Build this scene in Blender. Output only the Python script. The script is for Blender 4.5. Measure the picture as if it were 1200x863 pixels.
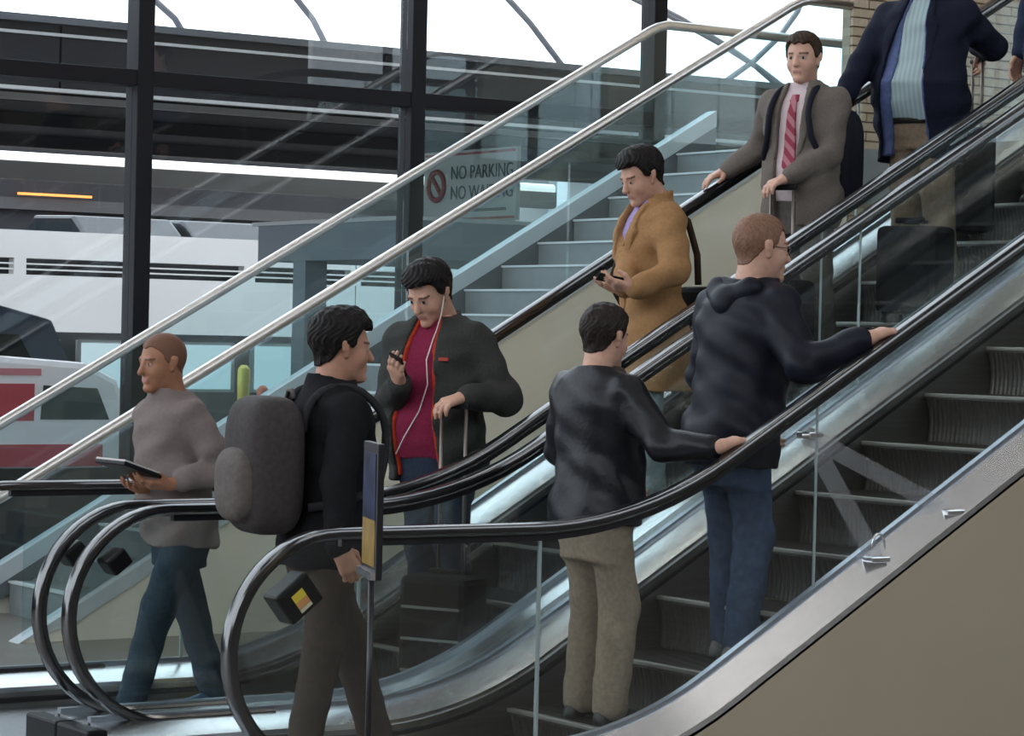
import bpy, bmesh, math, random
import numpy as np
from mathutils import Vector, Matrix
random.seed(7)
for o in list(bpy.data.objects): bpy.data.objects.remove(o)
scn = bpy.context.scene
col = scn.collection

# ------------------------------------------------------------------ camera
F_PX, YAW, PITCH, ROLL = 3150.0, math.radians(34.155), math.radians(-0.677), math.radians(1.299)
CAM = np.array([-4.922, -8.467, 1.733])
_fw = np.array([math.sin(YAW)*math.cos(PITCH), math.cos(YAW)*math.cos(PITCH), math.sin(PITCH)])
_r0 = np.array([math.cos(YAW), -math.sin(YAW), 0.0]); _u0 = np.cross(_r0, _fw)
_rt = _r0*math.cos(ROLL) + _u0*math.sin(ROLL)
_up = -_r0*math.sin(ROLL) + _u0*math.cos(ROLL)
cd = bpy.data.cameras.new('camera'); cam = bpy.data.objects.new('camera', cd); col.objects.link(cam)
cd.sensor_fit = 'HORIZONTAL'; cd.sensor_width = 36.0; cd.lens = F_PX*36.0/1200.0
cd.clip_end = 500
cam.matrix_world = Matrix(((_rt[0], _up[0], -_fw[0], CAM[0]), (_rt[1], _up[1], -_fw[1], CAM[1]),
                           (_rt[2], _up[2], -_fw[2], CAM[2]), (0, 0, 0, 1)))
scn.camera = cam
def ray(x, y): return _fw*F_PX + _rt*(x-600) - _up*(y-431.5)
def onY(x, y, Y):
    v = ray(x, y); return CAM + v*((Y-CAM[1])/v[1])
def onX(x, y, X):
    v = ray(x, y); return CAM + v*((X-CAM[0])/v[0])

# ------------------------------------------------------------------ sky, daylight, exposure
scn.view_settings.view_transform = 'Standard'; scn.view_settings.look = 'None'
scn.view_settings.gamma = 1.0; scn.view_settings.use_curve_mapping = False
scn.view_settings.exposure = 0.0
w = bpy.data.worlds.new('overcast_sky'); scn.world = w; w.use_nodes = True
bg = w.node_tree.nodes['Background']; bg.inputs[0].default_value = (0.86, 0.93, 1.0, 1); bg.inputs[1].default_value = 3.0
def area_light(name, loc, rot, sx, sy, power, color=(1, 1, 1)):
    l = bpy.data.lights.new(name, 'AREA'); l.shape = 'RECTANGLE'; l.size = sx; l.size_y = sy
    l.energy = power; l.color = color
    o = bpy.data.objects.new(name, l); o.location = loc; o.rotation_euler = rot; col.objects.link(o); return o

# ------------------------------------------------------------------ materials
MATS = {}
def mat(name, color, rough=0.5, metal=0.0, vary=0.0, scale=20.0, bump=0.0, stretch=None, spec=0.5, color2=None, coat=0.0):
    if name in MATS: return MATS[name]
    m = bpy.data.materials.new(name); m.use_nodes = True
    nt = m.node_tree; b = nt.nodes['Principled BSDF']
    b.inputs['Base Color'].default_value = (*color, 1); b.inputs['Roughness'].default_value = rough
    b.inputs['Metallic'].default_value = metal; b.inputs['Specular IOR Level'].default_value = spec
    if coat: b.inputs['Coat Weight'].default_value = coat; b.inputs['Coat Roughness'].default_value = 0.08
    if vary or bump or color2:
        tc = nt.nodes.new('ShaderNodeTexCoord'); mp = nt.nodes.new('ShaderNodeMapping')
        if stretch: mp.inputs['Scale'].default_value = stretch
        nz = nt.nodes.new('ShaderNodeTexNoise'); nz.inputs['Scale'].default_value = scale; nz.inputs['Detail'].default_value = 4
        nt.links.new(tc.outputs['Object'], mp.inputs[0]); nt.links.new(mp.outputs[0], nz.inputs['Vector'])
        if vary or color2:
            r = nt.nodes.new('ShaderNodeValToRGB')
            c2 = color2 or tuple(max(0, c*(1-vary)) for c in color)
            c1 = color if color2 else tuple(min(1, c*(1+vary)) for c in color)
            r.color_ramp.elements[0].position = 0.35; r.color_ramp.elements[1].position = 0.65
            r.color_ramp.elements[0].color = (*c2, 1); r.color_ramp.elements[1].color = (*c1, 1)
            nt.links.new(nz.outputs['Fac'], r.inputs[0]); nt.links.new(r.outputs[0], b.inputs['Base Color'])
        if bump:
            bp = nt.nodes.new('ShaderNodeBump'); bp.inputs['Strength'].default_value = bump; bp.inputs['Distance'].default_value = 0.01
            nt.links.new(nz.outputs['Fac'], bp.inputs['Height']); nt.links.new(bp.outputs[0], b.inputs['Normal'])
    MATS[name] = m; return m
def glass(name, tint, refl=1.0, rough=0.0):
    if name in MATS: return MATS[name]
    m = bpy.data.materials.new(name); m.use_nodes = True; nt = m.node_tree
    for n in list(nt.nodes): nt.nodes.remove(n)
    out = nt.nodes.new('ShaderNodeOutputMaterial'); mx = nt.nodes.new('ShaderNodeMixShader')
    tr = nt.nodes.new('ShaderNodeBsdfTransparent'); tr.inputs[0].default_value = (*tint, 1)
    gl = nt.nodes.new('ShaderNodeBsdfGlossy'); gl.inputs['Color'].default_value = (refl, refl, refl, 1); gl.inputs['Roughness'].default_value = rough
    lw = nt.nodes.new('ShaderNodeFresnel'); lw.inputs[0].default_value = 1.45
    geo = nt.nodes.new('ShaderNodeNewGeometry')   # same Fresnel from both faces of a thin pane
    m1 = nt.nodes.new('ShaderNodeMath'); m1.operation = 'MULTIPLY_ADD'
    m1.inputs[1].default_value = 1/1.45-1.45; m1.inputs[2].default_value = 1.45
    nt.links.new(geo.outputs['Backfacing'], m1.inputs[0]); nt.links.new(m1.outputs[0], lw.inputs[0])
    nt.links.new(lw.outputs[0], mx.inputs[0]); nt.links.new(tr.outputs[0], mx.inputs[1]); nt.links.new(gl.outputs[0], mx.inputs[2])
    nt.links.new(mx.outputs[0], out.inputs[0])
    MATS[name] = m; return m
def emis(name, color, strength):
    if name in MATS: return MATS[name]
    m = bpy.data.materials.new(name); m.use_nodes = True
    b = m.node_tree.nodes['Principled BSDF']; b.inputs['Base Color'].default_value = (*color, 1)
    b.inputs['Emission Color'].default_value = (*color, 1); b.inputs['Emission Strength'].default_value = strength
    MATS[name] = m; return m

M_black = mat('black_satin_metal', (0.012, 0.012, 0.015), 0.35)
M_rubber = mat('black_handrail_rubber', (0.010, 0.010, 0.012), 0.16, spec=0.5)
M_rubber.node_tree.nodes['Principled BSDF'].inputs['IOR'].default_value = 2.0
M_steel = mat('brushed_steel', (0.76, 0.77, 0.79), 0.27, 1.0, vary=0.05, scale=8, stretch=(0.4, 8, 8))
M_steel_d = mat('dark_steel_skirt', (0.30, 0.29, 0.28), 0.38, 1.0, vary=0.06, scale=8, stretch=(0.4, 8, 8))
M_rail = mat('satin_rail_steel', (0.74, 0.72, 0.70), 0.3, 1.0)
M_beige = mat('beige_cladding', (0.46, 0.395, 0.295), 0.5, vary=0.03, scale=1.5)
M_beige2 = mat('cream_stair_wall_paint', (0.86, 0.79, 0.67), 0.6, vary=0.02, scale=1.5)
M_glass = glass('balustrade_glass', (0.94, 0.968, 0.965))
M_glass_st = glass('stair_guard_glass', (0.87, 0.945, 0.955))
M_glass_w = glass('window_glass', (0.93, 0.95, 0.96))
M_acryl = glass('clear_acrylic', (0.96, 0.97, 0.98))
_nt = M_acryl.node_tree; _mx = _nt.nodes.new('ShaderNodeMixShader'); _df = _nt.nodes.new('ShaderNodeBsdfDiffuse'); _df.inputs[0].default_value = (0.8, 0.82, 0.85, 1)
_o = next(n for n in _nt.nodes if n.type == 'OUTPUT_MATERIAL'); _src = _o.inputs[0].links[0].from_socket
_mx.inputs[0].default_value = 0.10; _nt.links.new(_src, _mx.inputs[1]); _nt.links.new(_df.outputs[0], _mx.inputs[2]); _nt.links.new(_mx.outputs[0], _o.inputs[0])
M_mull = mat('dark_mullion_paint', (0.012, 0.011, 0.015), 0.5, spec=0.2)
M_floor = mat('brown_terrazzo', (0.20, 0.175, 0.155), 0.35, vary=0.12, scale=60)
M_stair = mat('grey_stair_stone', (0.27, 0.285, 0.295), 0.55, vary=0.05, scale=12)
M_nose = mat('pale_nosing_strip', (0.75, 0.77, 0.78), 0.4)
M_string = mat('pale_stringer_paint', (0.55, 0.59, 0.62), 0.4)
M_step = mat('dark_step_aluminium', (0.090, 0.082, 0.075), 0.42, 0.6, vary=0.1, scale=30)
M_stepnose = mat('worn_step_edge', (0.34, 0.32, 0.29), 0.45, 0.5)
M_plate = mat('landing_plate_aluminium', (0.36, 0.37, 0.39), 0.35, 0.9, vary=0.06, scale=30)
M_rubberbox = mat('black_plastic', (0.006, 0.006, 0.007), 0.45, spec=0.2)

# ------------------------------------------------------------------ mesh helpers
def link(o, parent=None):
    col.objects.link(o)
    if parent is not None: o.parent = parent
    return o
def tag(o, label=None, cat=None, group=None, kind=None):
    if label: o['label'] = label
    if cat: o['category'] = cat
    if group: o['group'] = group
    if kind: o['kind'] = kind
    return o
def empty(name, loc=(0, 0, 0), rz=0.0, label=None, cat=None, group=None):
    o = bpy.data.objects.new(name, None); o.empty_display_size = 0.1; o.location = loc; o.rotation_euler = (0, 0, rz)
    col.objects.link(o); return tag(o, label, cat, group)
def bm_obj(name, bm, m, parent=None, smooth=False):
    me = bpy.data.meshes.new(name); bm.normal_update(); bm.to_mesh(me); bm.free()
    for mm in (m if isinstance(m, (list, tuple)) else [m]): me.materials.append(mm)
    if smooth:
        for p in me.polygons: p.use_smooth = True
    return link(bpy.data.objects.new(name, me), parent)
def add_box(bm, c, s, bevel=0.0, rot=None):
    r = bmesh.ops.create_cube(bm, size=1.0); vs = r['verts']
    bmesh.ops.scale(bm, vec=s, verts=vs)
    if bevel:
        es = list({e for v in vs for e in v.link_edges})
        rb = bmesh.ops.bevel(bm, geom=es, offset=bevel, segments=2, affect='EDGES', profile=0.5)
        vs = list({v for f in rb['faces'] for v in f.verts} | {v for v in vs if v.is_valid})
    if rot is not None: bmesh.ops.rotate(bm, cent=(0, 0, 0), matrix=rot, verts=vs)
    bmesh.ops.translate(bm, vec=c, verts=vs)
    return vs
def box(name, c, s, m, parent=None, bevel=0.0, rot=None):
    bm = bmesh.new(); add_box(bm, c, s, bevel, rot); return bm_obj(name, bm, m, parent)
def box2(name, lo, hi, m, parent=None, bevel=0.0):
    return box(name, [(a+b)/2 for a, b in zip(lo, hi)], [b-a for a, b in zip(lo, hi)], m, parent, bevel)
def prism_xz(name, pts, y0, y1, m, parent=None):
    bm = bmesh.new()
    a = [bm.verts.new((x, y0, z)) for x, z in pts]; b = [bm.verts.new((x, y1, z)) for x, z in pts]
    bm.faces.new(a); bm.faces.new(b[::-1]); n = len(pts)
    for i in range(n): bm.faces.new((a[i], b[i], b[(i+1) % n], a[(i+1) % n]))
    bmesh.ops.recalc_face_normals(bm, faces=bm.faces)
    return bm_obj(name, bm, m, parent)
def tube_bm(bm, pts, r, seg=10, closed=False):
    pts = [Vector(p) for p in pts]; rings = []
    n = len(pts); up = None
    for i, p in enumerate(pts):
        t = (pts[min(i+1, n-1)] - pts[max(i-1, 0)]).normalized()
        if up is None:
            up = Vector((0, 0, 1)) if abs(t.z) < 0.9 else Vector((0, 1, 0))
        s = t.cross(up).normalized(); u = s.cross(t).normalized(); up = u
        rr = r[i] if isinstance(r, (list, tuple)) else r
        rings.append([bm.verts.new(p + s*math.cos(2*math.pi*k/seg)*rr + u*math.sin(2*math.pi*k/seg)*rr) for k in range(seg)])
    for a, b in zip(rings, rings[1:]):
        for k in range(seg): bm.faces.new((a[k], a[(k+1) % seg], b[(k+1) % seg], b[k]))
    bm.faces.new(rings[0]); bm.faces.new(rings[-1][::-1])
    bmesh.ops.recalc_face_normals(bm, faces=bm.faces)
def tube(name, pts, r, m, parent=None, seg=10):
    bm = bmesh.new(); tube_bm(bm, pts, r, seg); return bm_obj(name, bm, m, parent, True)
def sweep(name, path, sec, m, parent=None, y0=0.0, smooth=True):
    """path: (x,z) points; sec: closed list of (y, n) in the plane across the path, n along the path normal (up)"""
    bm = bmesh.new(); rings = []; n = len(path)
    for i, (x, z) in enumerate(path):
        a = path[max(i-1, 0)]; b = path[min(i+1, n-1)]
        t = Vector((b[0]-a[0], 0, b[1]-a[1])).normalized(); nn = Vector((-t.z, 0, t.x))
        rings.append([bm.verts.new((x+nn.x*v, y0+u, z+nn.z*v)) for u, v in sec])
    k = len(sec)
    for a, b in zip(rings, rings[1:]):
        for i in range(k): bm.faces.new((a[i], a[(i+1) % k], b[(i+1) % k], b[i]))
    bm.faces.new(rings[0]); bm.faces.new(rings[-1][::-1])
    bmesh.ops.recalc_face_normals(bm, faces=bm.faces)
    o = bm_obj(name, bm, m, parent)
    if smooth:
        o.data.shade_smooth(); o.data.set_sharp_from_angle(angle=math.radians(35))
    return o
def text_mesh(name, s, size, m, parent, mw, ext=0.002, align='LEFT'):
    cu = bpy.data.curves.new(name, 'FONT'); cu.body = s; cu.size = size; cu.extrude = ext; cu.align_x = align
    o = bpy.data.objects.new(name, cu); col.objects.link(o)
    me = bpy.data.meshes.new_from_object(o.evaluated_get(bpy.context.evaluated_depsgraph_get()))
    bpy.data.objects.remove(o); me.materials.clear(); me.materials.append(m)
    o = bpy.data.objects.new(name, me); link(o, parent); o.matrix_local = mw; return o

# ------------------------------------------------------------------ dimensions of the place
FL = -0.05                                   # concourse floor
T30 = math.tan(math.radians(30)); XI = 1.434; ZH = 1.0; XN = -0.37
W_, G_ = 1.343, 0.285
Y1, Y2, Y3, Y4 = 0.0, W_, W_+G_, 2*W_+G_
RISE = 3.10; XT = XI + RISE/T30
YA, YB, YW = 7.003, 5.558, 7.88
TS = math.tan(math.radians(29.8))
def rail_z(X): return 0.9276 + (X-XI)*TS      # stair handrails
def stair_nose(X): return 2.012 + (X-5.084)*TS

# ------------------------------------------------------------------ setting
fl = box2('floor', (-16, -16, FL-0.1), (18, YW, FL), M_floor); tag(fl, 'brown terrazzo concourse floor below the escalators', 'floor', kind='structure')
uf = box2('floor', (8.2, -6, RISE-0.4), (18, YW, RISE), M_floor); tag(uf, 'upper level floor at the head of the escalators', 'floor', kind='structure')
M_ceil = mat('dark_ceiling', (0.07, 0.07, 0.075), 0.8); CZ = 13.0
ce = box2('ceiling', (-16, -16, CZ), (18, YW, CZ+0.15), M_ceil); tag(ce, 'dark flat ceiling high above the escalators', 'ceiling', kind='structure')
M_lampface = emis('lamp_diffuser', (1.0, 0.95, 0.88), 14.0)
for i, y in enumerate((-9.0, -4.5, 0.0, 4.5)):
    for x in (-9, -3, 3, 9):
        t = empty('ceiling_light', (x, y, CZ-0.042), 0, 'long linear ceiling luminaire above the escalator hall', 'light', 'linear ceiling luminaires')
        box('housing', (0, 0, 0.0), (3.2, 0.34, 0.08), M_black, t); box('diffuser', (0, 0, -0.045), (3.1, 0.28, 0.012), M_lampface, t)

M_wallin = mat('brown_hall_wall', (0.16, 0.135, 0.11), 0.8)
for nm, lo, hi, lb in (('wall_back', (-16, -16.2, FL), (18, -16, 9.0), 'brown rear wall of the hall behind the viewer'), ('wall_end', (18, -8.5, FL), (18.2, YW, CZ), 'brown end wall beyond the upper level'), ('wall_end', (18, -16, FL), (18.2, -8.5, 4.2), 'brown end wall under the high end window'), ('wall_left', (-16.2, -16, FL), (-16, YW, 5.0), 'brown side wall of the hall left of the viewer')):
    o_ = box2(nm, lo, hi, M_wallin); tag(o_, lb, 'wall', kind='structure')
w2 = empty('window_2', (0, 0, 0), 0, 'high end window right of the viewer', 'window'); tag(w2, kind='structure')
for k in range(3): box2('pane', (18.06, -16+k*2.5+0.04, 4.2), (18.07, -13.5+k*2.5-0.04, CZ), M_glass_w, w2); box2('mullion', (18.0, -13.54+k*2.5, 4.2), (18.14, -13.46+k*2.5, CZ), M_mull, w2)
# window wall
MX = [3.11 + 2.15*k for k in range(-4, 6)]
ww = empty('window_1', (0, 0, 0), 0, 'tall window wall with dark mullions behind the stair', 'window'); tag(ww, kind='structure')
for x in MX:
    box2('mullion', (x-0.06, YW-0.08, FL), (x+0.06, YW+0.10, CZ), M_mull, ww, 0.006)
for k in range(len(MX)-1):
    x0, x1 = MX[k]+0.06, MX[k+1]-0.06
    box2('transom', (x0, YW-0.07, 3.35), (x1, YW+0.09, 3.455), M_mull, ww, 0.004)
    box2('sill', (x0, YW-0.07, FL), (x1, YW+0.09, 0.80), M_mull, ww, 0.004)
    box2('pane', (x0, YW-0.005, 0.80), (x1, YW+0.005, 3.35), M_glass_w, ww)
    box2('pane', (x0, YW-0.005, 3.455), (x1, YW+0.005, CZ), M_glass_w, ww)

# tan brick wall beside the upper landing
WX = 7.335
def brick_mat():
    m = bpy.data.materials.new('tan_brickwork'); m.use_nodes = True; nt = m.node_tree; b = nt.nodes['Principled BSDF']; b.inputs['Roughness'].default_value = 0.9
    tc = nt.nodes.new('ShaderNodeTexCoord'); sp = nt.nodes.new('ShaderNodeSeparateXYZ'); cb = nt.nodes.new('ShaderNodeCombineXYZ'); bt = nt.nodes.new('ShaderNodeTexBrick')
    bt.inputs['Color1'].default_value = (0.50, 0.41, 0.30, 1); bt.inputs['Color2'].default_value = (0.46, 0.375, 0.275, 1); bt.inputs['Mortar'].default_value = (0.40, 0.33, 0.25, 1)
    bt.inputs['Scale'].default_value = 1.0; bt.inputs['Brick Width'].default_value = 0.30; bt.inputs['Row Height'].default_value = 0.065; bt.inputs['Mortar Size'].default_value = 0.004
    mp = nt.nodes.new('ShaderNodeMapping'); mp.inputs['Location'].default_value = (-7.337, -2.4175, 0)
    nt.links.new(tc.outputs['Object'], sp.inputs[0]); nt.links.new(sp.outputs[0], cb.inputs[0]); nt.links.new(sp.outputs[2], cb.inputs[1]); nt.links.new(cb.outputs[0], mp.inputs[0]); nt.links.new(mp.outputs[0], bt.inputs[0]); nt.links.new(bt.outputs[0], b.inputs['Base Color'])
    return m
bw = box2('wall_right', (WX, YB+0.0, FL), (17.9, YB+0.08, CZ), brick_mat(), None)
tag(bw, 'tan brick wall beside the head of the stair', 'wall', kind='structure')
brick_mats = [mat('tan_brick_%d' % i, c, 0.85, vary=0.08, scale=30, bump=0.2) for i, c in enumerate(((0.50, 0.41, 0.30), (0.48, 0.39, 0.28), (0.52, 0.43, 0.32), (0.46, 0.38, 0.275)))]
bms = []
for m in brick_mats:
    bm = bmesh.new(); add_box(bm, (0, 0, 0), (0.292, 0.03, 0.056), 0.004); me = bpy.data.meshes.new('brick'); bm.to_mesh(me); bm.free(); me.materials.append(m); bms.append(me)
for r in range(38):
    for k in range(7):
        b = bpy.data.objects.new('brick', random.choice(bms)); link(b, bw)
        b.location = (WX+0.148+k*0.30+(0.15 if r % 2 else 0), YB-0.012+random.uniform(-0.003, 0.003), 2.45+r*0.065)
    if r % 2:
        b = bpy.data.objects.new('brick', random.choice(bms)); link(b, bw); b.scale = (0.48, 1, 1)
        b.location = (WX+0.071, YB-0.012, 2.45+r*0.065)
# ------------------------------------------------------------------ stair
st = empty('staircase', (1.6, 6.3, FL), 0, 'grey stone staircase with glass guards between the window wall and the escalators', 'staircase')
st.location = (0, 0, 0)
NS = 18
SY0, SY1 = YB+0.05, YA-0.05
for k in range(NS):
    z = 0.172*(k+1)+FL*0.4; x = 5.084 + (z-2.012)/TS
    xe = x + 0.172/TS
    s_ = box2('step', (x, SY0, max(FL, z-0.36)), (xe+0.03, SY1, z), M_stair, st)
    box2('nosing', (x-0.012, SY0, z-0.010), (x+0.04, SY1, z+0.004), M_nose, s_)
xl = xe
landing = box2('landing', (xl, SY0-0.1, 2.7), (xl+1.6, YW-0.1, 3.08), M_stair, st)
xa, xb = 1.25, xl+0.05
def stringer(y0, y1, m, dz0, dz1, name, xs=None, full=False):
    x0 = xs or xa
    top = lambda x: stair_nose(x)+dz1
    pts = [(x0, max(FL, top(x0))), (xb, top(xb))]
    pts += [(xb, FL), (x0, FL)] if full else [(xb, top(xb)-dz0), (x0+0.35, max(FL, top(x0+0.35)-dz0)), (x0, FL)]
    return prism_xz(name, pts, y0, y1, m, st)
stringer(YA-0.05, YA+0.06, M_string, 0.115, 0.135, 'stringer')
stringer(YA-0.045, YA+0.04, mat('dark_grey_stair_side', (0.13, 0.14, 0.155), 0.6), 0.36, 0.03, 'stringer_face')
stringer(YB-0.06, YB+0.05, M_beige2, 0.0, 0.05, 'side_wall', full=True)
stringer(YB-0.075, YB+0.065, M_string, 0.055, 0.095, 'stringer_cap')
stringer(YA+0.0, YA+0.05, M_beige2, 0, -0.1, 'side_wall', full=True)
def stair_rail(y, x0, xt, xend):
    pts = [(x0-0.25, y, rail_z(x0)), (x0-0.05, y, rail_z(x0)), (x0+0.06, y, rail_z(x0)+0.04)]
    pts += [(x0+0.12+i*(xt-0.1-x0-0.12)/8, y, rail_z(x0+0.12+i*(xt-0.1-x0-0.12)/8)) for i in range(9)]
    pts += [(xt-0.02, y, rail_z(xt-0.02)-0.008), (xt+0.06, y, rail_z(xt)+0.002), (xend, y, rail_z(xt))]
    tube('handrail', pts, 0.034, M_rail, st, 14)
xtA, xtB = 6.80, 6.90
stair_rail(YA, 1.05, xtA, 8.6); stair_rail(YB, 1.05, xtB, WX)
for y, dz in ((YA, 0.12), (YB, 0.08)):
    xs = [1.3, 2.6, 3.8, 5.0, 6.2, 6.9] ; xs2 = xs
    for a, b in zip(xs, xs[1:]):
        a2, b2 = a+0.004, b-0.004
        prism_xz('glass_panel', [(a2, stair_nose(a2)+dz), (b2, stair_nose(b2)+dz), (b2, rail_z(b2)-0.03), (a2, rail_z(a2)-0.03)], y-0.006, y+0.006, M_glass_st, st)
prism_xz('glass_panel', [(6.91, 3.1), (8.6, 3.1), (8.6, rail_z(xtA)-0.03), (6.91, rail_z(xtA)-0.03)], YA-0.006, YA+0.006, M_glass_st, st)
prism_xz('glass_panel', [(6.91, 3.1), (WX, 3.1), (WX, rail_z(xtB)-0.03), (6.91, rail_z(xtB)-0.03)], YB-0.006, YB+0.006, M_glass_st, st)

# ------------------------------------------------------------------ escalators
def fillet(p0, p1, p2, R, n=10):
    a = Vector(p0)-Vector(p1); b = Vector(p2)-Vector(p1); a.normalize(); b.normalize()
    ang = a.angle(b); d = R/math.tan(ang/2)
    s, e = Vector(p1)+a*d, Vector(p1)+b*d
    c = Vector(p1)+(a+b).normalized()*(R/math.sin(ang/2))
    v0, v1 = s-c, e-c; tot = v0.angle(v1); out = []
    for i in range(n+1):
        t = i/n; out.append(tuple(c + (v0*math.sin((1-t)*tot)+v1*math.sin(t*tot))/math.sin(tot)))
    return out
X_END = 9.0
def profile(h, x0, x1=X_END, R=1.9):
    c1, c2 = (XI, h), (XT, h+RISE)
    pts = [(x0, h)] + fillet((x0, h), c1, c2, R) + fillet(c1, c2, (x1, h+RISE), R) + [(x1, h+RISE)]
    return pts
RL = 0.43
HR_SEC = [(-0.040, -0.012), (-0.040, 0.004), (-0.035, 0.015), (-0.026, 0.020), (-0.008, 0.0215), (0.008, 0.0215), (0.026, 0.020), (0.035, 0.015), (0.040, 0.004), (0.040, -0.012), (0.030, -0.022), (0.018, -0.022), (0.018, -0.012), (-0.018, -0.012), (-0.018, -0.022), (-0.030, -0.022)]
def loop_path():
    cx, cz = XN+RL, ZH-RL; out = []
    for i in range(25):
        a = math.radians(-90 - i*180/24); out.append((cx+RL*math.cos(a), cz+RL*math.sin(a)))
    return [(cx+0.5, cz-RL)] + out
def interp(path, x):
    for a, b in zip(path, path[1:]):
        if a[0] <= x <= b[0]: return a[1]+(b[1]-a[1])*(x-a[0])/max(1e-9, b[0]-a[0])
    return path[-1][1] if x > path[-1][0] else path[0][1]
# one step mesh shared by all steps
SW = W_-0.34
def step_mesh():
    bm = bmesh.new()
    add_box(bm, (0.2, 0, -0.015), (0.40, SW, 0.018))
    n = 34
    for i in range(n):
        y = -SW/2 + (i+0.5)*SW/n
        vs = add_box(bm, (0.2, y, -0.003), (0.40, SW/n*0.45, 0.008))
    # curved riser with vertical cleats
    segs = 6
    for i in range(n):
        y = -SW/2 + (i+0.5)*SW/n
        prev = None
        for k in range(segs+1):
            t = k/segs; z = -0.006-0.225*t; x = 0.0 + 0.045*math.sin(math.pi*t*0.9)*0.5 + 0.012*t
            w2 = SW/n*0.5; w1 = w2*0.45
            ring = [bm.verts.new((x+0.006, y-w2, z)), bm.verts.new((x, y-w1, z)), bm.verts.new((x, y+w1, z)), bm.verts.new((x+0.006, y+w2, z))]
            if prev:
                for q in range(3): bm.faces.new((prev[q], prev[q+1], ring[q+1], ring[q]))
            prev = ring
    me = bpy.data.meshes.new('step'); bm.to_mesh(me); bm.free(); me.materials.append(M_step); return me
STEP = step_mesh()
def edge_mesh():
    bm = bmesh.new(); add_box(bm, (0.014, 0, -0.006), (0.034, SW, 0.018), 0.004)
    me = bpy.data.meshes.new('step_edge'); bm.to_mesh(me); bm.free(); me.materials.append(M_stepnose); return me
EDGE = edge_mesh()
GH = 0.15      # glass base above the pitch line
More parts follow.
